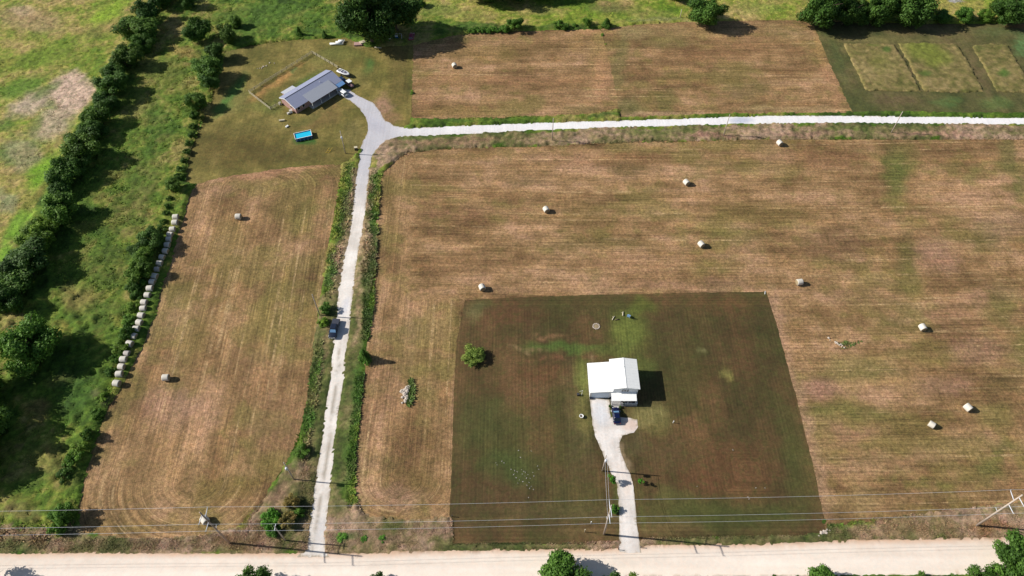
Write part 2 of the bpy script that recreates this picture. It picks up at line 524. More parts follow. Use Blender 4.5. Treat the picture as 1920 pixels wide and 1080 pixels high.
HAY = [(0, (118, 91, 62)), (.25, (137, 107, 74)), (.5, (155, 123, 87)), (.72, (170, 136, 99)), (1, (188, 149, 117))]


def hay_cols(x, y, seed, along_y=False, dirmask=None, shift=0.0):
    def nz(ay):
        s, t = (x, y) if ay else (y, x)
        return .35 * fbm(s * .16, t * .045, seed) + .2 * fbm(s * .5, t * .05, seed + 7, 3) + .25 * fbm(x * .09, y * .09, seed + 3) + .2 * fbm(x * .4, y * .4, seed + 5, 3)
    n = nz(along_y) if dirmask is None else nz(False) * (1 - dirmask) + nz(True) * dirmask
    c = mixpal(norm01(n, .36, .65) + shift, HAY)
    ol = sst(.5, .64, .6 * fbm(x * .05, y * .1, seed + 20) + .4 * fbm(x * .3, y * .4, seed + 22, 3))
    c = c * (1 - .55 * ol[:, None]) + lin((128, 120, 66)) * .55 * ol[:, None]
    return c


G_ = (86, 108, 46); DG = (66, 78, 34); PK = (182, 142, 122); ST = (186, 156, 112); OL = (128, 120, 66); BR = (108, 82, 62); YG = (146, 148, 78); DO = (92, 84, 50)


def c_left(x, y):
    c = hay_cols(x, y, 11, True)
    return paint(x, y, c, [(520, 320, 110, 12, -8, (186, 140, 112), .6), (400, 360, 45, 14, -14, (176, 140, 108), .6), (560, 390, 60, 60, 0, OL, .45), (420, 520, 60, 160, 10, (150, 118, 76), .3),
                           (330, 560, 40, 60, 0, OL, .35), (520, 600, 50, 90, 0, OL, .35), (360, 640, 35, 60, 20, OL, .4), (310, 760, 60, 40, 0, PK, .45), (350, 750, 40, 25, 0, PK, .4),
                           (300, 890, 120, 60, -20, (168, 136, 96), .4), (400, 930, 100, 30, -20, (118, 104, 54), .6), (240, 940, 80, 40, 0, (150, 122, 84), .4), (520, 800, 60, 60, 0, (164, 128, 98), .4),
                           (300, 985, 160, 20, 0, (128, 112, 62), .6), (200, 900, 25, 80, 10, (168, 134, 98), .5), (480, 700, 40, 60, 0, (158, 124, 92), .4), (430, 460, 40, 60, 0, OL, .35), (600, 420, 14, 90, 8, (166, 128, 96), .5)])


def d_right(x, y):
    px, py = to_map(x, y)
    return np.clip(sst(790, 745, px) + sst(545, 575, py) * (px < 870), 0, 1)


def c_right(x, y):
    c = hay_cols(x, y, 23, dirmask=d_right(x, y), shift=.03)
    c = paint(x, y, c, [(1680, 330, 26, 60, 0, G_, .65), (1700, 300, 20, 40, 0, G_, .4), (1665, 290, 10, 30, 0, DG, .5), (1890, 290, 18, 45, 0, (100, 104, 56), .6), (1910, 350, 20, 25, 0, G_, .5), (1820, 330, 22, 20, 0, (120, 122, 66), .5),
                        (1700, 500, 26, 70, 0, (98, 98, 52), .6), (1710, 560, 35, 40, 0, OL, .5), (1850, 450, 40, 12, 0, DG, .4), (1760, 480, 45, 35, 0, PK, .5), (1880, 420, 60, 30, 0, (176, 144, 118), .5), (1570, 460, 80, 40, 0, BR, .5), (1420, 400, 120, 25, 0, (124, 108, 62), .5),
                        (1380, 440, 60, 14, 0, (104, 106, 54), .5), (1120, 455, 120, 14, 0, (106, 96, 56), .5), (1180, 500, 110, 26, 0, (176, 136, 104), .5), (1340, 500, 60, 20, 0, OL, .3), (1550, 300, 90, 20, 0, (136, 98, 72), .5), (1130, 300, 140, 14, 0, (140, 104, 72), .4),
                        (1450, 290, 40, 40, 0, (170, 134, 104), .4), (1100, 400, 60, 25, 0, (128, 110, 62), .4), (1180, 320, 50, 12, 0, DO, .5), (1350, 310, 50, 10, 0, DO, .5), (990, 340, 50, 10, 0, DO, .4), (830, 380, 40, 30, 0, (150, 120, 82), .3), (900, 400, 120, 12, 0, (172, 128, 100), .4),
                        (880, 500, 100, 25, 0, (150, 116, 84), .4), (1050, 540, 200, 12, 0, (178, 142, 108), .6), (1300, 535, 180, 10, 0, (170, 132, 106), .6), (1460, 600, 14, 90, -14, (178, 142, 116), .7), (1500, 760, 16, 110, -14, (180, 144, 118), .7), (1535, 900, 18, 90, -14, (180, 144, 116), .7),
                        (1620, 560, 90, 30, 0, (140, 108, 80), .4), (1790, 610, 60, 50, 0, (124, 88, 68), .55), (1850, 550, 40, 30, 0, BR, .4), (1880, 580, 30, 40, 0, (104, 108, 54), .5), (1700, 610, 70, 12, 0, (118, 114, 62), .5), (1920, 660, 40, 50, 0, (108, 108, 58), .5), (1830, 660, 60, 30, 0, PK, .4),
                        (1620, 690, 90, 30, 0, (140, 134, 80), .5), (1640, 700, 50, 10, 0, (98, 98, 50), .5), (1540, 730, 35, 25, 0, (178, 132, 118), .6), (1590, 770, 90, 14, 0, (100, 104, 52), .6), (1700, 720, 70, 20, 0, (164, 134, 92), .4), (1770, 720, 60, 20, 0, PK, .4), (1880, 720, 50, 20, 0, DO, .5), (1870, 780, 50, 30, 0, (140, 134, 76), .5),
                        (1730, 740, 20, 40, -30, (176, 142, 108), .4), (1600, 810, 60, 14, 0, (172, 126, 106), .5), (1700, 815, 60, 14, 0, (110, 88, 54), .5), (1880, 840, 20, 30, 0, (88, 102, 44), .6), (1860, 880, 25, 30, 0, (98, 108, 54), .5), (1600, 880, 90, 14, 0, (176, 138, 108), .5), (1720, 905, 120, 10, 0, (112, 112, 56), .6),
                        (1700, 860, 130, 14, 0, (172, 134, 106), .4), (1600, 940, 70, 24, 0, (156, 136, 92), .5), (1780, 930, 120, 14, 0, (150, 124, 86), .5), (900, 290, 160, 10, 0, (130, 112, 64), .4), (730, 420, 14, 100, 3, (124, 106, 62), .4),
                        # the strip between lane hedge and lawn
                        (770, 620, 30, 35, 0, (124, 110, 70), .5), (790, 690, 60, 40, 0, OL, .35), (730, 720, 40, 60, 0, (172, 130, 104), .45), (700, 800, 30, 50, 0, (176, 138, 110), .4), (800, 780, 35, 60, 0, (150, 126, 84), .3), (740, 930, 60, 25, 0, (184, 146, 122), .55), (715, 865, 40, 20, 0, (118, 102, 66), .5), (790, 900, 35, 30, 0, (128, 112, 66), .4), (820, 620, 20, 60, 0, (166, 134, 96), .4)])
    return c


def st_right(x, y):
    m = d_right(x, y) > .5
    w1 = y + 1.2 * np.sin(x * .02 + .5); w2 = uturn(x, y, 755, 900)
    return np.where(m, w2, w1), np.where(m, y, x)


def c_lawn(x, y):
    n = .5 * fbm(x * .05, y * .05, 31) + .5 * fbm(x * .2, y * .08, 37)
    c = mixpal(norm01(n, .3, .7), [(0, (72, 64, 38)), (.4, (88, 71, 45)), (.7, (102, 80, 52)), (1, (112, 85, 58))])
    px, py = to_map(x, y)
    g1 = sst(.5, .68, fbm(x * .07, y * .07, 55))
    c = c * (1 - .5 * g1[:, None]) + lin((68, 74, 36)) * .5 * g1[:, None]
    return paint(x, y, c, [(1180, 625, 45, 50, 0, (112, 124, 58), .75), (1200, 575, 30, 20, 0, (92, 108, 44), .6), (1060, 650, 90, 9, 0, (80, 112, 48), .7), (1150, 655, 55, 14, 0, (100, 110, 54), .6), (1090, 705, 14, 60, 0, (112, 120, 60), .8), (1095, 790, 16, 60, 0, (128, 120, 70), .6), (1070, 740, 18, 90, 0, (116, 98, 66), .4),
                           (960, 590, 80, 25, 0, (104, 72, 50), .5), (1350, 570, 70, 25, 0, (108, 78, 52), .5), (1010, 700, 60, 14, 0, (112, 76, 52), .5), (1205, 690, 22, 26, 0, (84, 98, 46), .6), (1215, 783, 45, 22, 0, (142, 134, 84), .7), (1240, 800, 30, 20, 0, (110, 104, 60), .6), (1150, 775, 14, 10, 0, (96, 108, 52), .5), (930, 830, 90, 90, 20, (66, 80, 38), .55), (1080, 930, 60, 50, 0, (76, 84, 42), .4), (1500, 880, 40, 90, -14, (74, 80, 40), .5), (1300, 600, 60, 50, 0, (80, 74, 42), .4), (1330, 970, 200, 24, 0, (74, 84, 40), .5),
                           (1361, 701, 13, 11, 0, (138, 132, 74), .7), (1317, 656, 7, 7, 0, (126, 122, 80), .7), (905, 570, 30, 12, 0, (84, 88, 50), .5), (890, 585, 22, 22, 0, (110, 112, 72), .5), (960, 880, 70, 40, 0, (70, 86, 42), .6), (900, 790, 60, 50, 0, (78, 82, 44), .5), (880, 900, 20, 60, 0, (90, 64, 46), .4), (930, 920, 40, 50, 0, (106, 72, 54), .4),
                           (1380, 880, 80, 60, 0, (118, 80, 56), .45), (1310, 910, 40, 40, 0, (112, 74, 52), .4), (1440, 960, 90, 22, 0, (74, 82, 42), .5), (1290, 960, 60, 30, 0, (86, 90, 46), .5), (1250, 850, 40, 40, 0, (96, 80, 54), .4), (1300, 940, 90, 20, 0, (88, 88, 48), .4), (1172, 855, 12, 35, -10, (158, 138, 110), .8), (1195, 830, 22, 30, 0, (98, 90, 60), .6),
                           (1155, 940, 10, 60, 0, (84, 98, 48), .6), (1205, 960, 12, 60, 0, (98, 100, 52), .5), (1090, 860, 40, 60, 0, (98, 86, 58), .4), (1060, 960, 140, 24, 0, (104, 92, 60), .4), (1120, 1000, 90, 12, 0, (122, 104, 68), .5), (900, 960, 50, 50, 0, (74, 72, 42), .4), (1250, 990, 90, 10, 0, (124, 110, 70), .5), (1480, 820, 30, 90, -14, (76, 80, 42), .5),
                           (1260, 620, 40, 60, 0, (80, 68, 42), .5), (1400, 660, 30, 60, 0, (96, 70, 48), .4), (1250, 930, 20, 16, 0, (110, 112, 62), .4), (1020, 630, 50, 4, 2, (142, 108, 78), .7), (1060, 672, 90, 3, -2, (126, 88, 64), .7), (990, 653, 40, 3, 0, (150, 120, 90), .6), (1112, 668, 3, 20, 0, (150, 130, 95), .5)])


def st_lawn(x, y):
    px, py = to_map(x, y)
    # mowing laps: concentric rectangles in two corners
    cx, cy = g(1400, 880).x, g(1400, 880).y
    d1 = np.maximum(np.abs(x - cx), np.abs(y - cy) * 1.1)
    cx2, cy2 = g(905, 900).x, g(905, 900).y
    d2 = np.maximum(np.abs(x - cx2) * 1.1, np.abs(y - cy2))
    s = np.where((px > 1250) & (py > 830) & (py < 935), d1, x)
    s = np.where(py < 575, y, s)
    s = np.where(py > 955, y, s)
    return s, y


def c_yard(x, y):
    n = .5 * fbm(x * .06, y * .06, 61) + .5 * fbm(x * .25, y * .25, 62)
    c = mixpal(norm01(n, .3, .7), [(0, (92, 94, 44)), (.4, (114, 108, 54)), (.7, (134, 122, 66)), (1, (148, 134, 78))])
    return paint(x, y, c, [(450, 280, 110, 45, 0, (100, 84, 44), .7), (560, 290, 110, 22, 0, (96, 84, 46), .6), (432, 180, 52, 11, -52, (84, 128, 58), .95), (415, 205, 24, 12, -30, (92, 128, 56), .9), (450, 190, 20, 28, 30, (104, 116, 58), .5), (500, 170, 50, 8, -33, (168, 134, 80), .55), (530, 145, 60, 5, -33, (186, 142, 88), .8), (490, 175, 20, 5, -36, (180, 140, 88), .7),
                           (550, 132, 10, 4, -33, (76, 118, 62), .8), (560, 160, 60, 8, -33, (84, 112, 52), .7), (490, 200, 30, 14, 0, (118, 122, 62), .6), (690, 125, 10, 22, 20, (76, 116, 54), .85), (640, 100, 45, 16, 0, (112, 120, 60), .6), (600, 110, 40, 14, 0, (116, 118, 62), .5), (680, 140, 40, 20, 0, (116, 114, 60), .5),
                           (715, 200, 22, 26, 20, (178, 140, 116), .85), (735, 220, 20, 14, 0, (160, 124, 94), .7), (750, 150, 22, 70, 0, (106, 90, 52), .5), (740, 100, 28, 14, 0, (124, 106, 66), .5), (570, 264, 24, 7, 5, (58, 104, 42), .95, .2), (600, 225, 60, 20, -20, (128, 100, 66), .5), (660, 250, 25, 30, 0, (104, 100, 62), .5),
                           (470, 240, 60, 14, -10, (126, 116, 64), .5), (575, 225, 40, 10, -25, (84, 96, 46), .5), (625, 192, 12, 10, -30, (140, 108, 72), .5), (510, 205, 22, 12, 30, (110, 120, 60), .6), (520, 225, 30, 14, 0, (136, 124, 70), .6), (430, 105, 20, 20, 0, (84, 100, 50), .5), (672, 82, 20, 8, 0, (170, 136, 108), .6)], 1.5)


def c_topa(x, y):
    c = hay_cols(x, y, 71, False, shift=.06)
    return paint(x, y, c, [(1125, 100, 22, 50, 0, (176, 148, 96), .5), (1130, 145, 22, 50, 0, (190, 144, 110), .6), (900, 100, 100, 20, 0, (140, 116, 70), .5), (1000, 90, 80, 10, 0, (128, 104, 66), .5), (960, 150, 160, 10, 0, (176, 132, 98), .4), (860, 210, 80, 10, 0, (150, 126, 78), .6), (1100, 60, 40, 8, 0, (190, 146, 108), .6), (1080, 80, 20, 30, 0, (160, 130, 84), .4), (1090, 208, 50, 8, 0, (110, 108, 54), .5), (800, 190, 22, 20, 0, (180, 134, 102), .4), (1060, 180, 60, 14, 0, (150, 116, 86), .3)])


def c_topb(x, y):
    c = hay_cols(x, y, 83, False, shift=-.02)
    return paint(x, y, c, [(1160, 120, 14, 80, 10, (116, 112, 68), .6), (1180, 200, 30, 22, 0, (112, 112, 70), .6), (1250, 190, 25, 22, 0, (104, 104, 56), .6), (1250, 80, 60, 12, 0, (124, 116, 70), .5), (1280, 60, 120, 14, 0, (168, 144, 100), .5), (1190, 60, 40, 14, 0, (150, 136, 94), .5), (1400, 165, 60, 25, 0, (106, 98, 56), .55), (1480, 205, 110, 8, 0, (176, 150, 110), .7), (1250, 215, 90, 6, 0, (180, 150, 118), .8),
                           (1420, 80, 90, 20, 0, (158, 122, 86), .5), (1480, 60, 60, 16, 10, (148, 134, 88), .4), (1560, 160, 12, 60, -22, (182, 138, 106), .6), (1535, 90, 10, 40, -15, (176, 142, 92), .6), (1350, 100, 90, 20, 0, (150, 112, 80), .4)])


def c_topc(x, y):
    n = .5 * fbm(x * .06, y * .06, 91) + .5 * fbm(x * .25, y * .25, 92)
    c = mixpal(norm01(n, .3, .7), [(0, (76, 82, 46)), (.5, (100, 96, 60)), (1, (120, 106, 72))])
    return paint(x, y, c, [(1570, 110, 12, 60, -20, (84, 98, 56), .6), (1600, 195, 60, 12, 0, (88, 92, 54), .5), (1680, 188, 60, 12, 0, (118, 98, 74), .6), (1780, 192, 30, 14, 0, (92, 122, 66), .7), (1870, 192, 40, 14, 0, (98, 124, 66), .6), (1720, 130, 10, 50, -25, (126, 104, 78), .7), (1835, 140, 10, 60, -25, (124, 106, 76), .6), (1915, 85, 18, 25, 0, (100, 136, 82), .8), (1915, 50, 30, 6, 0, (148, 104, 58), .8), (1650, 74, 130, 6, 0, (132, 124, 78), .6), (1870, 60, 40, 10, 0, (90, 108, 64), .5)])


def c_plot(i):
    def f(x, y):
        n = .4 * fbm(x * .1, y * .1, 95 + i) + .6 * fbm(x * .6, y * .6, 98)
        c = mixpal(norm01(n, .3, .7), [(0, (96, 96, 50)), (.5, (132, 120, 74)), (1, (156, 138, 94))])
        bl = [(1665, 95, 10, 7, 0, (72, 100, 42), .9), (1650, 120, 25, 20, 0, (120, 120, 60), .6), (1735, 98, 50, 22, 20, (116, 128, 50), .85), (1735, 138, 14, 6, 0, (80, 104, 44), .8), (1760, 110, 25, 20, 0, (120, 128, 54), .7), (1880, 138, 16, 9, 0, (80, 112, 46), .9), (1835, 90, 12, 6, 0, (100, 108, 56), .7), (1640, 86, 16, 3, 0, (96, 112, 48), .6)]
        return paint(x, y, c, bl, 1.2)
    return f


def c_lane(x, y):
    n = fbm(x * .3, y * .3, 101)
    c = mixpal(norm01(n, .3, .7), [(0, (204, 198, 190)), (1, (228, 223, 216))])
    px, py = to_map(x, y)
    up = sst(420, 300, py) * sst(1000, 700, px)
    c = c * (1 - up[:, None]) + lin((186, 186, 192)) * up[:, None]
    top = sst(280, 230, py) * sst(720, 800, px)
    c = c * (1 - top[:, None]) + lin((226, 226, 228)) * top[:, None]
    # two wheel tracks with a dirtier crown between them
    cx = np.interp(y, [45, 65.5, 80, 92, 105, 120, 135, 150, 175], [g(588, 1035).x, g(607, 900).x, g(622, 788).x, g(633, 700).x, g(642, 622).x, g(650, 540).x, g(662, 455).x, g(675, 375).x, g(684, 300).x])
    d = np.abs(x - cx)
    crown = (1 - sst(.15, .55, d)) * sst(.4, .6, fbm(x * .8, y * .25, 104)) * (py > 640) * .75
    c = c * (1 - crown[:, None]) + lin((150, 140, 124)) * crown[:, None]
    edge = sst(1.6, 2.6, d) * sst(.35, .6, fbm(x * .9, y * .6, 105)) * (py > 330) * .5
    c = c * (1 - edge[:, None]) + lin((196, 176, 150)) * edge[:, None]
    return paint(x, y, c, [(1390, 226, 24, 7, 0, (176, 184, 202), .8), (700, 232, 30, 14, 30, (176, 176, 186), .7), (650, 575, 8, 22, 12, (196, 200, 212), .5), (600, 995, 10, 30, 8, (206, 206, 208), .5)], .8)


def c_drive(x, y):
    n = fbm(x * .4, y * .4, 111)
    c = mixpal(norm01(n, .3, .7), [(0, (206, 200, 194)), (1, (226, 221, 216))])
    return paint(x, y, c, [(1126, 775, 18, 28, 0, (208, 212, 218), .7), (1180, 797, 20, 12, 0, (212, 190, 176), .8), (1165, 880, 14, 20, 0, (220, 206, 194), .5), (1178, 915, 10, 20, 0, (214, 196, 180), .5)], .8)


def c_road(x, y):
    px, py = to_map(x, y)
    n = .5 * fbm(x * .05, y * .9, 121) + .5 * fbm(x * .02, y * 2.4, 125)
    c = mixpal(norm01(n, .3, .7), [(0, (226, 213, 198)), (1, (238, 228, 215))])
    top = np.interp(px, [p[0] for p in ROAD[:18]], [p[1] for p in ROAD[:18]])
    e = sst(14, 2, py - top + 5 * (fbm(x * .3, y * .3, 124) - .5))
    e2 = sst(22, 40, py - top) * .3
    for off, wd in ((13, 3), (24, 2.5), (33, 3.5)):
        tr = np.exp(-((py - top - off) / wd) ** 2) * .35 * (.4 + fbm(x * .05, y * .5, 129))
        c = c * (1 - tr[:, None]) + lin((206, 190, 178)) * tr[:, None]
    c = c * (1 - .85 * e[:, None]) + lin((206, 172, 144)) * .85 * e[:, None]
    c = c * (1 - e2[:, None]) + lin((240, 228, 216)) * e2[:, None]
    return c


def uturn(x, y, px, py):
    c = g(px, py)
    return np.where(y < c.y, np.hypot(x - c.x, (y - c.y) * 1.25) * np.sign(x - c.x + 1e-6) + c.x, x)


def st_left(x, y):
    xs = x + .05 * (y - 120)
    c = g(345, 905)
    s_ = uturn(xs, y, 345, 905)
    c2 = g(500, 352)
    s_ = np.where(y > c2.y, np.hypot(xs - c2.x, (y - c2.y) * 1.6) * np.sign(xs - c2.x + 1e-6) + c2.x, s_)
    return s_, y


sheet('hayfield', LEFT_FIELD, .02, M['hay'], c_left, st_left, label='mown brown hayfield between the hedgerow and the gravel lane', cat='field', jit=.3)
sheet('hayfield', RIGHT_FIELD, .02, M['hay'], c_right, st_right, label='large striped brown hayfield wrapping round the dark lawn', cat='field', jit=.12, step=1.4)
sheet('lawn', LAWN, .025, M['lawn'], c_lawn, st_lawn, label='dark mown lawn around the white house', cat='lawn', jit=.06, step=1.1)
sheet('yard', YARD, .022, M['yard'], c_yard, st_x, label='patchy olive yard around the grey-roofed ranch house', cat='yard', jit=.3)
sheet('hayfield', TOP_A, .028, M['hay'], c_topa, st_y, label='tan mown field north of the gravel road, with one bale', cat='field', jit=.3)
sheet('hayfield', TOP_B, .024, M['hay'], c_topb, st_y, label='brown mown field beyond the road, beside the lone oak', cat='field', jit=.3)
sheet('yard', TOP_C, .026, M['yard'], c_topc, st_x, label='short olive grass around the three tall-grass plots', cat='grass', jit=.2)
for i, P_ in enumerate(PLOTS):
    sheet('tall_grass_plot', P_, .05, M['plot'], c_plot(i), st_x, step=.6, edge=.5, jit=.25, bumpz=.42,
          label=['uncut grass plot nearest the brown field', 'middle uncut grass plot, greenest of the three', 'easternmost uncut grass plot at the picture edge'][i], cat='grass plot')
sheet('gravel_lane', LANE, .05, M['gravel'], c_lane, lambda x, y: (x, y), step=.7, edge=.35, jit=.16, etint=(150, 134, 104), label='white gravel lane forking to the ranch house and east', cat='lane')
sheet('driveway', DRIVE, .055, M['gravel'], c_drive, lambda x, y: (x, y), step=.7, edge=.35, jit=.1, etint=(150, 136, 106), label='pale gravel driveway from the road to the white house', cat='driveway')
sheet('dirt_road', ROAD, .04, M['dirt'], c_road, lambda x, y: (y + .012 * x, x), step=1.0, edge=.45, jit=.22, etint=(150, 120, 90), label='wide pale dirt road along the near edge', cat='road')


# ---------------------------------------------------------------- base ground: one sheet out to the horizon
def axis(lo, hi, step, far):
    core = np.arange(lo, hi, step)
    out = []; d = step; p = hi
    while p < far:
        d *= 1.22; p += d; out.append(p)
    neg = []; d = step; p = lo
    while p > -far:
        d *= 1.22; p -= d; neg.append(p)
    return np.array(neg[::-1] + list(core) + out)


GX = axis(-232, 232, .6, 3500); GY = axis(36, 312, .6, 3500)
gx, gy = np.meshgrid(GX, GY)
gx = gx.ravel(); gy = gy.ravel()
jx = np.where((np.abs(gx) < 230) & (gy > 38) & (gy < 310), rng.uniform(-.17, .17, gx.size), 0)
X = gx + jx; Y = gy + jx[::-1] * ((np.abs(gx) < 230) & (gy > 38) & (gy < 310))
PX, PY = to_map(X, Y)
inside = np.zeros(X.size, bool)
near = (np.abs(X) < 232) & (Y > 30) & (Y < 320)
for P_ in SHEETS: inside |= (inpoly(PX, PY, P_) & near)


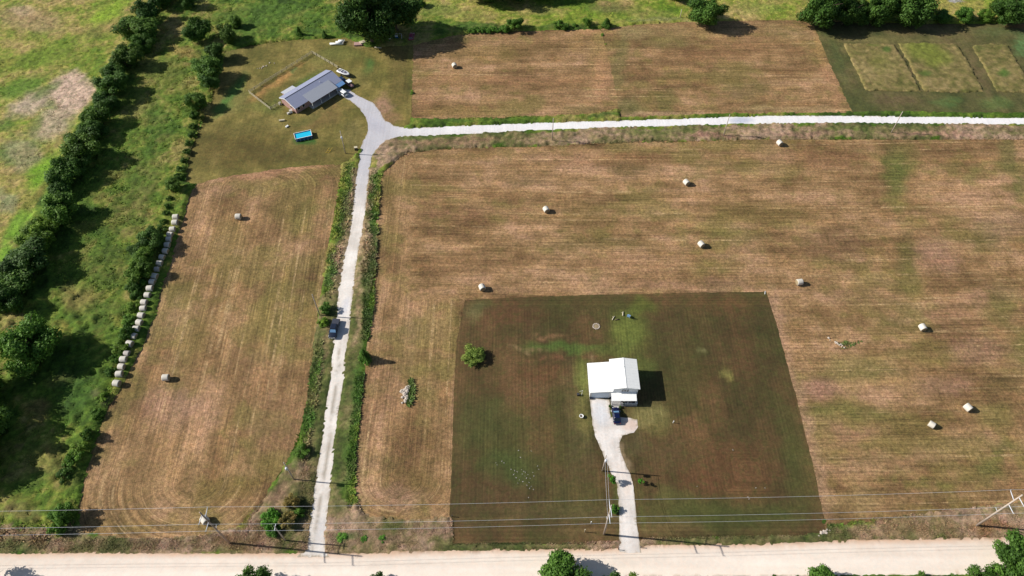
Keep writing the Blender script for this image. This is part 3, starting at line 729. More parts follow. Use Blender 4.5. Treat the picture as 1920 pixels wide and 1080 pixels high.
def c_ground(x, y):
    n = .45 * fbm(x * .045, y * .045, 131) + .35 * fbm(x * .22, y * .22, 132) + .2 * fbm(x * 1.1, y * 1.1, 133, 2)
    GREEN = [(0, (52, 78, 24)), (.3, (74, 104, 30)), (.55, (98, 124, 40)), (.78, (130, 136, 58)), (1, (156, 144, 84))]
    TANG = [(0, (98, 132, 36)), (.35, (130, 148, 50)), (.65, (164, 156, 80)), (1, (186, 162, 106))]
    WEED = [(0, (78, 88, 46)), (.35, (116, 110, 70)), (.65, (150, 128, 98)), (1, (174, 146, 124))]
    nn = norm01(n, .34, .66)
    c = mixpal(nn, GREEN)
    px, py = to_map(*warp(x, y, 3.0))

    def zone(poly, pal, amt=1.0):
        nonlocal c
        m = inpoly(px, py, poly) * amt
        c = c * (1 - m[:, None]) + mixpal(nn, pal) * m[:, None]
    zone([(-900, -900), (250, -900), (300, 0), (225, 80), (200, 140), (150, 220), (120, 290), (90, 360), (60, 420), (0, 500), (-900, 620)], TANG, .8)
    zone([(780, -600), (4000, -600), (4000, 60), (1500, 60), (1130, 55), (860, 45), (780, 20)], TANG, .85)
    zone([(130, 990), (430, 1000), (470, 970), (520, 900), (560, 850), (600, 850), (600, 1045), (-900, 1045), (-900, 1010)], WEED)
    zone([(600, 940), (860, 960), (860, 1045), (600, 1045)], WEED)
    zone([(1150, 1000), (1545, 990), (1800, 950), (2600, 925), (2600, 1045), (860, 1045), (860, 1015)], WEED)
    zone([(700, 262), (900, 252), (1440, 235), (2600, 232), (2600, 268), (1400, 264), (840, 280), (740, 300), (700, 330)], WEED)
    zone([(575, 640), (600, 560), (640, 440), (655, 320), (700, 320), (705, 450), (690, 600), (672, 780), (640, 960), (570, 1030), (540, 960), (570, 820)], WEED, .8)
    return paint(x, y, c, [
        # pasture beyond the hedgerow
        (60, 40, 70, 25, 10, (170, 142, 108), .7), (40, 20, 30, 10, 0, (182, 160, 130), .6), (200, 50, 60, 20, -20, (150, 132, 82), .5), (205, 25, 46, 16, -30, (140, 170, 50), .9), (80, 110, 95, 18, -18, (112, 136, 42), .85), (40, 165, 65, 18, -20, (92, 132, 38), .85),
        (133, 175, 46, 40, -40, (208, 180, 160), .97, .35), (60, 195, 50, 22, -25, (192, 170, 152), .85), (100, 230, 50, 30, -45, (190, 170, 148), .8), (40, 290, 40, 40, -50, (152, 146, 118), .65), (10, 380, 22, 30, -50, (150, 148, 122), .6), (10, 235, 24, 14, 0, (86, 118, 48), .7), (90, 170, 40, 8, -30, (86, 118, 46), .7), (65, 240, 12, 20, 10, (78, 112, 46), .6),
        (85, 320, 24, 50, 40, (122, 164, 44), .95), (40, 420, 20, 50, 35, (112, 158, 42), .9), (12, 490, 18, 50, 10, (108, 152, 42), .9), (70, 370, 14, 40, 35, (134, 114, 66), .5), (45, 440, 8, 30, 30, (60, 56, 40), .6), (8, 300, 20, 20, 0, (92, 120, 62), .6), (10, 120, 30, 10, -15, (134, 130, 56), .6),
        # strip between the hedgerows
        (345, 100, 40, 10, 10, (150, 130, 74), .8), (318, 105, 10, 8, 0, (140, 138, 60), .8), (300, 130, 60, 22, 0, (124, 120, 62), .6), (330, 55, 18, 18, 0, (150, 134, 86), .7), (320, 150, 50, 30, 20, (104, 116, 46), .6), (270, 200, 50, 40, 20, (96, 112, 44), .5), (300, 240, 40, 50, 10, (70, 104, 34), .6), (215, 330, 30, 14, 0, (118, 110, 56), .6), (190, 370, 25, 12, 0, (126, 122, 58), .6),
        (270, 330, 40, 60, 10, (72, 102, 34), .6), (240, 400, 50, 60, 20, (82, 94, 40), .5), (160, 430, 20, 14, 0, (118, 120, 54), .6), (200, 500, 60, 50, 30, (78, 92, 38), .5), (150, 560, 40, 30, 0, (140, 126, 72), .75), (115, 620, 12, 14, 0, (150, 140, 68), .7), (200, 600, 40, 40, 0, (70, 100, 36), .6), (220, 600, 14, 16, 0, (134, 128, 56), .6),
        (75, 770, 22, 26, 10, (142, 120, 74), .7), (110, 720, 30, 14, 0, (116, 112, 58), .5), (150, 740, 50, 40, 0, (62, 96, 36), .6), (190, 745, 16, 14, 0, (120, 104, 84), .6), (100, 870, 60, 40, 30, (116, 108, 60), .6), (60, 900, 40, 20, 0, (80, 100, 42), .5), (135, 870, 12, 40, 20, (132, 116, 78), .5), (40, 960, 40, 20, 0, (120, 104, 72), .5), (30, 1010, 60, 14, 0, (140, 110, 88), .6),
        # north
        (520, 30, 90, 24, 0, (84, 116, 42), .7), (470, 60, 60, 14, 0, (66, 96, 36), .5), (560, 30, 40, 5, -20, (126, 132, 62), .6), (600, 60, 50, 8, 0, (64, 96, 36), .6), (430, 30, 40, 14, -20, (92, 114, 46), .6), (820, 20, 50, 14, 0, (104, 128, 52), .7), (880, 30, 60, 12, 0, (140, 138, 74), .6), (900, 52, 70, 8, 0, (66, 96, 38), .8), (1010, 20, 60, 12, 0, (152, 136, 88), .5), (1150, 15, 50, 14, 0, (128, 108, 78), .6), (1220, 30, 60, 12, 0, (128, 132, 70), .5),
        (1060, 52, 60, 5, 0, (92, 104, 52), .6), (1420, 15, 60, 14, 0, (136, 142, 72), .6), (1490, 40, 20, 10, 0, (116, 118, 60), .5), (1240, 38, 80, 4, 0, (136, 140, 92), .6), (1790, 10, 60, 12, 0, (150, 146, 70), .7), (1790, 2, 14, 3, 0, (180, 178, 190), .8), (350, 5, 40, 20, 0, (84, 112, 44), .5),
        # verges and ditches
        (652, 345, 9, 45, 5, (84, 112, 42), .85), (642, 420, 9, 55, 12, (82, 104, 42), .8), (620, 510, 8, 45, 10, (76, 118, 40), .85), (703, 350, 8, 30, 3, (80, 116, 42), .85), (700, 420, 8, 50, 3, (72, 112, 40), .85), (691, 510, 9, 60, 5, (74, 98, 42), .85), (688, 600, 6, 50, 5, (72, 98, 42), .85), (672, 750, 9, 90, 5, (74, 106, 42), .85), (652, 880, 10, 80, 5, (80, 108, 44), .8), (678, 480, 4, 70, 10, (196, 172, 138), .8), (650, 480, 3, 60, 10, (170, 150, 116), .6), (672, 600, 4, 60, 5, (178, 150, 118), .7),
        (594, 700, 6, 60, 8, (86, 116, 44), .85), (578, 790, 7, 40, 12, (80, 114, 42), .85), (560, 855, 12, 24, 25, (86, 112, 48), .6), (635, 790, 8, 90, 6, (80, 98, 44), .6), (608, 660, 7, 80, 6, (140, 118, 88), .6), (520, 930, 30, 20, 0, (156, 124, 102), .7), (505, 975, 22, 16, 0, (80, 112, 46), .7), (440, 1020, 60, 10, 0, (150, 116, 86), .5), (555, 975, 16, 30, 0, (84, 104, 44), .5),
        (700, 1010, 60, 12, 0, (154, 124, 104), .6), (650, 1010, 30, 9, 0, (74, 108, 50), .7), (800, 1000, 50, 14, 0, (162, 132, 114), .7), (1100, 1015, 60, 6, 0, (150, 120, 94), .6), (1700, 990, 120, 16, 0, (154, 126, 96), .6), (1640, 972, 60, 6, 0, (104, 104, 58), .6), (1600, 985, 40, 10, 0, (150, 134, 98), .5), (1780, 965, 60, 9, 0, (150, 124, 104), .6),
        (1860, 990, 50, 12, 0, (142, 104, 70), .7), (850, 268, 110, 6, -2, (142, 112, 88), .6), (790, 262, 70, 5, -4, (84, 104, 48), .8), (1240, 248, 110, 6, -2, (98, 110, 54), .6), (1330, 254, 50, 5, 0, (156, 116, 102), .7), (1500, 252, 60, 6, 0, (160, 126, 108), .7), (1580, 244, 40, 5, 0, (92, 106, 50), .7), (1750, 252, 90, 7, 0, (168, 130, 112), .7), (1880, 250, 60, 6, 0, (112, 108, 64), .6),
        (830, 226, 60, 5, 0, (66, 96, 40), .8), (1130, 218, 40, 5, -8, (66, 92, 38), .8), (1640, 213, 60, 4, 0, (82, 100, 46), .7), (720, 190, 20, 10, 0, (160, 128, 100), .6), (700, 275, 10, 30, 20, (90, 104, 50), .6),
    ], 2.2)


CG = c_ground(X, Y)
hum = fbm(X * .75, Y * .75, 141, 3)
hgt = .1 + .8 * np.maximum(hum - .3, 0) + .5 * fbm(X * 1.3, Y * 1.3, 147, 2) + .2 * fbm(X * .2, Y * .2, 144, 2)
weedy = inpoly(PX, PY, [(-900, 985), (2600, 960), (2600, 1045), (-900, 1045)]) | inpoly(PX, PY, [(560, 1000), (575, 640), (650, 300), (720, 300), (700, 640), (660, 960)])
pasture = inpoly(PX, PY, [(-900, -900), (250, -900), (300, 0), (225, 80), (150, 220), (90, 360), (0, 500), (-900, 620)]) | (PY < 42) & (PX > 780)
rank = inpoly(PX, PY, [(-200, 560), (0, 520), (100, 520), (235, 640), (200, 740), (140, 930), (130, 1000), (-200, 1040)])
hgt = np.where(rank, hgt * 1.25 + 1.0 * np.maximum(fbm(X * .55, Y * .55, 148, 3) - .48, 0) * 2.2, hgt)
hgt = np.where(pasture, hgt * .55, hgt)
hgt = np.where(weedy, hgt * .45, hgt)
# the gully by the lane foot
Z = np.where(inside, -.05, hgt)
Z = np.where(near, Z, -.05 - .0 * Z)
nx_, ny_ = len(GX), len(GY)
ii, jj = np.meshgrid(np.arange(nx_ - 1), np.arange(ny_ - 1))
q = (jj * nx_ + ii).ravel()
FQ = np.stack([q, q + 1, q + nx_ + 1, q + nx_], 1)
ground = np_mesh('ground', np.stack([X, Y, Z], 1), FQ, M['rough'], None, True, CG, np.stack([X, Y, Z * 0], 1))
tag(ground, 'rough green and tan grassland around the fields and houses', 'ground', None, 'structure')


# ---------------------------------------------------------------- loose vegetation (stuff)
def tufts(name, poly, n, hmin, hmax, label, bright=1.0, blades=5, wid=.12, cat='weeds', cols=None, z0=None):
    """many small leaning blades with the colours of the ground they stand in"""
    P_ = np.array([g(*p)[:2] for p in poly])
    lo, hi = P_.min(0), P_.max(0)
    pts = []
    tot = 0
    while tot < n:
        c = rng.uniform(lo, hi, (n * 2, 2))
        c = c[inpoly(c[:, 0], c[:, 1], P_)]
        dn = fbm(c[:, 0] * .35, c[:, 1] * .35, 151, 3)
        c = c[rng.uniform(.25, .62, len(c)) < dn]
        pts.append(c); tot += len(c)
    c = np.concatenate(pts)[:n]
    px, py = to_map(c[:, 0], c[:, 1])
    base = c_ground(c[:, 0], c[:, 1]) * .95 if cols is None else np.tile(lin(cols), (n, 1))
    base = base * bright * 1.25 * rng.uniform(.5, 1.35, (n, 1)) * np.array([1, 1, 1]) * (1 + rng.uniform(-.12, .12, (n, 3)))
    V = []; C = []
    h = rng.uniform(hmin, hmax, n)
    for b in range(blades):
        a = rng.uniform(0, 2 * np.pi, n); lean = rng.uniform(.5, 1.5, n) * h
        wd = wid * rng.uniform(.6, 1.5, n)
        ox, oy = rng.uniform(-.15, .15, n), rng.uniform(-.15, .15, n)
        ca, sa = np.cos(a), np.sin(a)
        x, y = c[:, 0] + ox, c[:, 1] + oy
        zb = np.zeros(n)
        p0 = np.stack([x - sa * wd, y + ca * wd, zb], 1)
        p1 = np.stack([x + sa * wd, y - ca * wd, zb], 1)
        p2 = np.stack([x + ca * lean + sa * wd * .5, y + sa * lean - ca * wd * .5, h * rng.uniform(.6, 1, n)], 1)
        p3 = np.stack([x + ca * lean - sa * wd * .5, y + sa * lean + ca * wd * .5, p2[:, 2]], 1)
        V.append(np.stack([p0, p1, p2, p3], 1)); C.append(np.repeat(base[:, None, :], 4, 1))
    V = np.concatenate(V).reshape(-1, 3); C = np.concatenate(C).reshape(-1, 3)
    Fq = np.arange(len(V)).reshape(-1, 4)
    o = np_mesh(name, V, Fq, M['leaf'], None, False, np.clip(C, 0, 1))
    return tag(o, label, cat, None, 'stuff')


tufts('meadow_grass', [(330, 0), (440, 0), (410, 90), (395, 190), (350, 300), (345, 345), (330, 420), (290, 540), (250, 650), (215, 730), (175, 820), (150, 900), (140, 1000), (0, 1030), (-40, 1030), (-40, 560), (90, 440), (200, 260)], 26000, .3, .95, 'long green grass between the two hedgerows', 1.25, 5, .13, 'grass')
tufts('pasture_grass', [(-40, -60), (300, -60), (240, 60), (190, 150), (120, 290), (60, 420), (-40, 540)], 9000, .2, .6, 'pale pasture grass beyond the left hedgerow', 1.2, 4, .12, 'grass')
tufts('meadow_grass', [(430, -60), (640, -60), (680, 66), (560, 72), (430, 92), (420, 60)], 9000, .3, .9, 'green meadow grass north of the ranch yard', 1.25, 4, .14, 'grass')
tufts('meadow_grass', [(780, -60), (2000, -60), (2000, 38), (1500, 34), (1200, 42), (850, 60), (770, 60)], 12000, .2, .6, 'tan and green meadow grass beyond the far fields', 1.2, 4, .14, 'grass')
tufts('roadside_weeds', [(-30, 1008), (140, 1008), (300, 1014), (440, 1000), (500, 930), (540, 880), (590, 870), (575, 1030), (-30, 1032)], 9000, .2, .6, 'tangled brown and green weeds beside the dirt road, west of the lane', 1.0, 6, .05)
tufts('roadside_weeds', [(615, 985), (845, 975), (850, 1026), (612, 1032)], 4500, .15, .45, 'pinkish dry weeds between the lane and the lawn corner', 1.0, 6, .05)
tufts('roadside_weeds', [(1550, 985), (1800, 955), (1960, 942), (1960, 1003), (1700, 1007), (1550, 1009)], 7200, .15, .5, 'dry tan weeds along the dirt road, east of the lawn', 1.0, 6, .05)
tufts('roadside_weeds', [(850, 1020), (1158, 1016), (1158, 1027), (850, 1029)], 1620, .1, .3, 'thin weedy verge below the lawn, west of the driveway', 1.0, 6, .05)
tufts('roadside_weeds', [(1203, 1010), (1550, 1003), (1550, 1012), (1203, 1020)], 1620, .1, .3, 'thin weedy verge below the lawn, east of the driveway', 1.0, 6, .05)
tufts('lane_weeds', [(643, 312), (662, 306), (659, 360), (650, 420), (636, 480), (626, 550), (610, 560), (618, 470), (632, 400)], 2200, .25, .8, 'green weeds along the upper west side of the lane', 1.2, 5, .13)
tufts('lane_weeds', [(598, 640), (604, 640), (598, 710), (590, 775), (577, 830), (575, 862), (535, 885), (560, 830), (576, 770), (586, 700)], 1500, .25, .8, 'green weeds along the lower west side of the lane', 1.2, 5, .13)
tufts('lane_weeds', [(700, 318), (713, 330), (708, 400), (704, 490), (700, 560), (690, 640), (681, 640), (684, 560), (681, 500), (690, 400), (695, 330)], 2800, .25, .8, 'dense green weeds along the upper east side of the lane', 1.15, 5, .13)
tufts('lane_weeds', [(682, 700), (673, 780), (665, 860), (664, 930), (674, 962), (655, 968), (650, 900), (659, 800), (670, 700)], 1700, .15, .6, 'dense green weeds along the lower east side of the lane', 1.15, 5, .13)
tufts('ditch_weeds', [(710, 290), (730, 268), (900, 255), (1160, 244), (1440, 236), (1950, 236), (1950, 262), (1440, 262), (1000, 273), (800, 282), (740, 298)], 9000, .15, .45, 'pink and green weeds in the ditch south of the far gravel road', 1.05, 5, .07)
tufts('ditch_weeds', [(775, 226), (900, 222), (1100, 216), (1158, 206), (1160, 222), (1000, 228), (775, 236)], 2700, .2, .6, 'green weeds in the ditch above the far gravel road', 1.05, 5, .07)
tufts('ditch_weeds', [(1600, 211), (1980, 215), (1980, 219), (1600, 216)], 1350, .15, .45, 'weeds above the far gravel road below the plots', 1.05, 5, .07)


# ---------------------------------------------------------------- trees
def crown_mesh(name, cz, rx, rz, nl, leaf, seed, shape='round', pal=((52, 78, 28), (80, 112, 42), (116, 146, 66)), lobes=30, lob=.38):
    r = np.random.default_rng(seed)
    L = []
    for i in range(lobes):
        while True:
            p = r.uniform(-1, 1, 3)
            if .25 < np.linalg.norm(p) < 1: break
        p = p / np.linalg.norm(p) * r.uniform(.4, .95)
        if shape == 'cone':
            t = r.uniform(0, 1); a = r.uniform(0, 6.28); rr = (1 - t) * r.uniform(.3, .75)
            p = np.array([rr * np.cos(a), rr * np.sin(a), -0.9 + 1.75 * t])
            L.append((p, .42 * (1 - .75 * t) + .06)); continue
        L.append((p, lob * r.uniform(.6, 1.15) * (1.0 - .25 * max(p[2], 0))))
    C = np.array([l[0] for l in L]); Rr = np.array([l[1] for l in L])
    pr = Rr ** 2 / np.sum(Rr ** 2)
    k = r.choice(len(L), nl, p=pr)
    d = r.normal(size=(nl, 3)); d /= np.linalg.norm(d, axis=1)[:, None]
    rad = Rr[k] * (1 - .45 * r.uniform(0, 1, nl) ** 2.2) * (1 + .16 * r.normal(size=nl))
    p = C[k] + d * rad[:, None]
    # wispy sprays outside
    S = np.array([rx, rx, rz])
    pos = p * S + np.array([0, 0, cz])
    keep = pos[:, 2] > .15
    pos = pos[keep]; d = d[keep]; k = k[keep]; n = len(pos)
    nn = d * 1.0 + r.normal(size=(n, 3)) * .5 + np.array([0, 0, .2])
    nn /= np.linalg.norm(nn, axis=1)[:, None]
    u = np.cross(nn, r.normal(size=(n, 3))); u /= np.linalg.norm(u, axis=1)[:, None]
    v = np.cross(nn, u)
    s = leaf * r.uniform(.55, 1.35, n)[:, None]
    q = np.stack([pos - u * s * .5, pos + v * s * .33, pos + u * s * .6, pos - v * s * .33], 1).reshape(-1, 3)
    lobe_t = r.uniform(0, 1, len(L))[k]
    t = np.clip(.5 * lobe_t + .5 * r.uniform(0, 1, n), 0, 1)
    pc = [lin(x) for x in pal]
    col = np.where(t[:, None] < .5, pc[0] + (pc[1] - pc[0]) * (t[:, None] * 2), pc[1] + (pc[2] - pc[1]) * (t[:, None] * 2 - 1))
    me_o = np_mesh(name, q, np.arange(len(q)).reshape(-1, 4), M['leaf'], None, False, np.repeat(col, 4, 0))
    me = me_o.data
    bpy.data.objects.remove(me_o)
    return me


def trunk_mesh(h, r0, cz, rx, seed):
    r = random.Random(seed); m = MB()
    pts = [(0, 0, -.1)]; x = y = 0
    for i in range(1, 6):
        x += r.uniform(-.04, .04) * h; y += r.uniform(-.04, .04) * h
        pts.append((x, y, h * .82 * i / 5))
    m.tube(pts, [r0 * 1.25, r0, r0 * .85, r0 * .62, r0 * .4, r0 * .12], 8)
    for i in range(7):
        k = r.randint(1, 4); a = r.uniform(0, 6.28); p = Vector(pts[k])
        e = Vector((math.cos(a) * rx * .75, math.sin(a) * rx * .75, h * r.uniform(.1, .28)))
        m.tube([p, p + e * .5 + Vector((0, 0, -.04 * h)), p + e], [r0 * .4, r0 * .25, r0 * .06], 6)
    o = m.build('trunk', M['bark']); me = o.data; bpy.data.objects.remove(o)
    return me


PROTO = {}


def proto(key, h, cz, rx, rz, nl, leaf, seeds, shape='round', r0=.2, **kw):
    PROTO[key] = [(h, rx, crown_mesh('crown', cz, rx, rz, nl, leaf, s, shape, **kw), trunk_mesh(h, r0, cz, rx, s)) for s in seeds]


proto('tree', 9, 5.0, 4.0, 4.0, 9000, .5, (1, 2, 3, 4), r0=.22)
proto('oak', 17, 9.2, 10, 8.2, 24000, .75, (11, 12), r0=.6, lobes=44, lob=.34)
proto('mid', 12, 6.6, 7, 5.6, 16000, .62, (21, 22, 23), r0=.38, lobes=34, lob=.36)
proto('bush', 2.6, 1.25, 1.6, 1.35, 2600, .26, (31, 32, 33), r0=.07, lobes=18)
proto('ball', 3.6, 1.85, 2.6, 1.75, 9000, .26, (35,), r0=.1, lobes=60, lob=.3, pal=((58, 80, 30), (96, 116, 50), (134, 146, 78)))
proto('cone', 5, 2.6, 1.9, 2.7, 4200, .3, (41, 42), 'cone', r0=.12, lobes=40)
proto('sapling', 3.0, 2.0, .95, 1.0, 700, .22, (51,), r0=.06, lobes=10, pal=((60, 100, 30), (84, 132, 44), (112, 150, 60)))
for k_ in ('tree', 'oak', 'mid', 'bush', 'cone'): pass
count = {}


def plant(kind, px, py, h, rad, label, name='tree', cat='tree', group=None, tint=(1, 1, 1), cf=.55, zb=0.0):
    """px,py: where the middle of the crown shows; h, rad in metres"""
    base = g(px, py, h * cf)
    vs = PROTO[kind]; i = count.get(kind, 0); count[kind] = i + 1
    ph, pr, cm, tm = vs[i % len(vs)]
    o = thing(name, label, cat, (base.x, base.y, zb), random.uniform(0, 6.28), group)
    o.scale = (rad / pr * random.uniform(.9, 1.12), rad / pr * random.uniform(.88, 1.12), h / ph)
    t = bpy.data.objects.new('trunk', tm); COL.objects.link(t); t.parent = o
    c = bpy.data.objects.new('crown', cm); COL.objects.link(c); c.parent = o
    c.color = (*tint, 1)
    return o


ORD = ['first', 'second', 'third', 'fourth', 'fifth', 'sixth', 'seventh', 'eighth', 'ninth', 'tenth', 'eleventh', 'twelfth', 'thirteenth', 'fourteenth', 'fifteenth', 'sixteenth', 'seventeenth', 'eighteenth', 'nineteenth', 'twentieth', 'twenty-first', 'twenty-second', 'twenty-third', 'twenty-fourth', 'twenty-fifth', 'twenty-sixth', 'twenty-seventh', 'twenty-eighth', 'twenty-ninth', 'thirtieth', 'thirty-first', 'thirty-second', 'thirty-third', 'thirty-fourth']
GREENS = [(.75, .8, .8), (.9, .95, .85), (.65, .75, .75), (1.1, 1.1, .9), (.8, .9, .75), (1.0, .95, .8)]
row1 = [(318, -28, 10, 5), (298, -6, 9, 4.5), (275, 22, 9, 4.2), (258, 52, 9.5, 4.8), (268, 82, 8, 3.6), (232, 108, 9, 4.6), (212, 135, 7, 3.4), (205, 160, 8.5, 4.2), (192, 190, 6.5, 3.2), (180, 218, 8.5, 4.0), (172, 244, 7, 3.4), (150, 275, 9.5, 4.6), (140, 300, 7, 3.5), (122, 322, 9, 4.2), (112, 350, 6.5, 3.2), (105, 388, 8.5, 4.0), (84, 425, 6, 3.2), (68, 445, 8, 3.6), (48, 490, 9, 4.4), (26, 520, 8, 3.9), (12, 560, 9, 4.6)]
for i, (px, py, h, rr) in enumerate(row1):
    yl = i in (16, 17)
    plant('tree' if i % 4 else 'mid', px + random.uniform(-3, 3), py, h * random.uniform(.85, 1.02), rr * random.uniform(1.05, 1.4), f'{"yellow-green" if yl else "dark green"} tree in the western hedgerow, {ORD[i]} from the top of the picture', 'hedgerow_tree', 'tree', 'trees of the western hedgerow', (1.5, 1.35, .9) if yl else GREENS[i % 6])
row2 = [(372, 55, 8.5, 5.0), (352, 0, 7, 3), (425, 62, 7, 3.6), (440, 40, 5, 2.6), (404, 98, 6.5, 3.6), (386, 128, 8, 4.4), (392, 155, 6, 3.0), (367, 188, 6.5, 3.5), (364, 216, 3.4, 1.9), (322, 347, 4.4, 2.5), (283, 448, 6.0, 3.7), (270, 478, 5.0, 3.0), (258, 505, 5.5, 3.5), (250, 535, 3.2, 2.3), (262, 468, 4, 2.5)]
for i, (px, py, h, rr) in enumerate(sorted(row2, key=lambda t: t[1])):
    plant('tree' if rr > 2.4 else 'bush', px, py, h, rr, f'{"dark" if i % 2 else "leafy green"} tree of the hedge beside the yard and bale row, {ORD[i]} from the top', 'hedgerow_tree', 'tree', 'trees of the inner hedge', (1.3, 1.25, .9) if i in (12, 13) else GREENS[(i + 2) % 6])
# understorey between the hedgerow trees
for i in range(34):
    t_ = i / 33 * (len(row1) - 1); k = min(int(t_), len(row1) - 2); f_ = t_ - k
    px = row1[k][0] * (1 - f_) + row1[k + 1][0] * f_ + random.uniform(-12, 6); py = row1[k][1] * (1 - f_) + row1[k + 1][1] * f_ + random.uniform(-4, 10)
    plant('bush', px, py, random.uniform(2.2, 4.4), random.uniform(1.6, 2.9), f'leafy shrub filling the western hedgerow between its trees, {ORD[i]} from the top', 'hedgerow_shrub', 'shrub', 'shrubs under the western hedgerow', random.choice([(1.3, 1.35, .9), (1, 1.1, .85), (1.6, 1.5, .9), (.85, .95, .8)]))
# low hedge linking them
low = [(362, 236, 1.6, 1.2), (358, 252, 1.7, 1.3), (353, 268, 1.6, 1.2), (349, 284, 1.8, 1.3), (344, 300, 1.7, 1.2), (339, 316, 1.8, 1.3), (334, 330, 1.9, 1.4), (318, 372, 1.7, 1.2), (314, 386, 1.6, 1.1), (310, 400, 1.6, 1.1), (306, 416, 1.8, 1.2), (300, 430, 2.2, 1.6)]
for i, (px, py, h, rr) in enumerate(low):
    plant('bush', px, py, h, rr, f'low dark hedge shrub along the yard edge, {ORD[i]} going south', 'hedge_shrub', 'shrub', 'low shrubs of the inner hedge', (.8, .85, .7))
low2 = [(262, 530, 2.2, 1.6), (255, 552, 2.4, 1.8), (248, 575, 2.0, 1.6), (243, 600, 2.2, 1.7), (236, 622, 3.4, 2.3), (226, 650, 2.6, 1.9), (215, 672, 2.0, 1.7), (205, 696, 2.0, 1.5), (192, 745, 1.9, 1.6), (183, 775, 1.8, 1.5), (164, 815, 3.4, 1.7), (150, 842, 2.6, 2.0), (136, 862, 2.8, 2.2), (122, 888, 2.6, 2.2)]
for i, (px, py, h, rr) in enumerate(low2):
    plant('bush', px, py, h, rr, f'green bush between the meadow and the bale row field, {ORD[i]} from the north', 'bush', 'bush', 'bushes along the western field edge', [(1.1, 1.2, .8), (.85, .95, .8), (1.4, 1.3, .9)][i % 3])
plant('tree', 116, 962, 5, 2.3, 'tall narrow bush near the dirt road at the lower left field corner', 'bush', 'bush', None, (1, 1.1, .85))
plant('bush', 106, 992, 3.0, 1.6, 'smaller green bush just below the tall narrow one', 'bush', 'bush', None, (1.1, 1.2, .9))
plant('mid', 52, 640, 12.5, 7.6, 'broad bright green tree, largest at the left edge', 'broad_tree', 'tree', None, (1.1, 1.2, 1.0))
for px, py, h, rr, wh in ((-78, 720, 14, 8, 'upper'), (-50, 800, 12, 6.5, 'middle'), (-75, 870, 10, 6, 'lower')):
    plant('mid', px, py, h, rr, f'dark tree just past the left picture edge, {wh} of three', 'broad_tree', 'tree', 'trees past the left edge', (.8, .85, .8))
plant('oak', 690, 30, 20, 12.5, 'huge dark oak behind the ranch house yard', 'oak_tree', 'tree', None, (.62, .7, .68))
plant('tree', 742, 22, 15, 7.5, 'dark tree merged into the east side of the huge oak', 'oak_tree', 'tree', None, (.62, .7, .68))
plant('mid', 1326, 18, 11, 7.2, 'lone round oak on the far side of the brown field', 'oak_tree', 'tree', None, (.75, .85, .7))
for i, (px, py, h, rr, lb) in enumerate([(1545, 10, 13.5, 9, 'big dark tree at the west end of the far tree row'), (1590, 20, 10.5, 6, 'dark tree second in the far tree row'), (1622, 22, 9, 4.6, 'small dark tree in the middle of the far tree row'), (1660, 12, 12, 6.6, 'fourth tree of the far tree row'),
                                         (1712, 10, 13, 8.6, 'broadest tree of the far tree row, right of its middle'), (1898, 12, 12, 8, 'dark tree at the top right corner')]):
    plant('mid', px, py, h, rr, lb, 'far_tree', 'tree', 'trees of the far row', (.66, .74, .66))
for i, (px, py, h, rr, lb) in enumerate([(1768, 30, 4, 3.4, 'low dark bush right of the far tree row'), (1812, 28, 5, 3.8, 'rounded bush between the far tree row and the corner tree'), (1848, 28, 4.5, 2.6, 'light green small tree beside the corner tree')]):
    plant('tree', px, py, h, rr, lb, 'far_bush', 'bush', None, (.8, .95, .75) if i < 2 else (1.2, 1.2, .9))
for i, (px, py, h, rr) in enumerate(((905, -32, 12, 7), (965, -28, 12, 7), (1020, -36, 13, 7), (1075, -34, 9, 4), (1270, -24, 9, 5))):
    plant('mid', px, py, h, rr, f'dark tree at the top picture edge beyond the meadow, {ORD[i]} from the huge oak', 'far_tree', 'tree', 'trees past the top edge', (.7, .8, .7))
for i, (px, py, h, rr, kd, lb) in enumerate([(560, 58, 4, 1.6, 'cone', 'small dark conifer north of the ranch yard, left of a second one'), (608, 63, 3, 1.2, 'cone', 'shorter conifer close to the huge oak on the yard edge'), (790, 4, 3.5, 1.8, 'bush', 'small tree in the meadow right of the huge oak'),
                                            (965, 45, 4.8, 3.0, 'tree', 'leafy bush at the end of the green hedge above the tan field'), (948, 52, 2.6, 2.2, 'bush', 'low bush adjoining the leafy bush above the tan field'), (1048, 45, 2.6, 1.9, 'bush', 'western one of a pair of green bushes above the tan field'), (1060, 50, 2.2, 1.7, 'bush', 'eastern one of a pair of green bushes above the tan field'),
                                            (1078, 47, 1.6, 1.2, 'bush', 'smallest green bush above the tan field'), (1101, 41, 3.6, 1.9, 'bush', 'rounded green bush above the corner of the tan field'), (1138, 42, 3.6, 2.2, 'cone', 'small dark conifer where the two far fields meet')]):
    plant(kd, px, py, h, rr, lb, 'conifer' if kd == 'cone' else 'bush', 'conifer' if kd == 'cone' else 'bush', None, (.7, .82, .6) if kd == 'cone' else (1, 1.1, .8))
for i in range(9):
    plant('bush', 885 + i * 8, 57 - (i % 2) * 3, 1.5, 1.5, f'low hedge clump above the tan field, {ORD[i]} right of the oak shadow', 'hedge_shrub', 'shrub', 'hedge clumps above the tan field', (.9, 1.1, .75))
plant('ball', 885, 666, 2.7, 2.75, 'round clipped yellow-green shrub alone on the dark lawn', 'round_shrub', 'shrub', None, (1.5, 1.45, 1.3), .5)
plant('cone', 683, 668, 5, 1.9, 'dark pointed evergreen in the weeds east of the lane', 'evergreen', 'evergreen', None, (.75, .9, .65), .4)
plant('bush', 612, 578, 2.6, 1.7, 'green bush beside the pole near the pickup', 'bush', 'bush', None, (1, 1.15, .9))
plant('bush', 607, 604, 1.8, 1.5, 'yellow-green bush next to the pickup', 'bush', 'bush', None, (1.6, 1.4, .8))
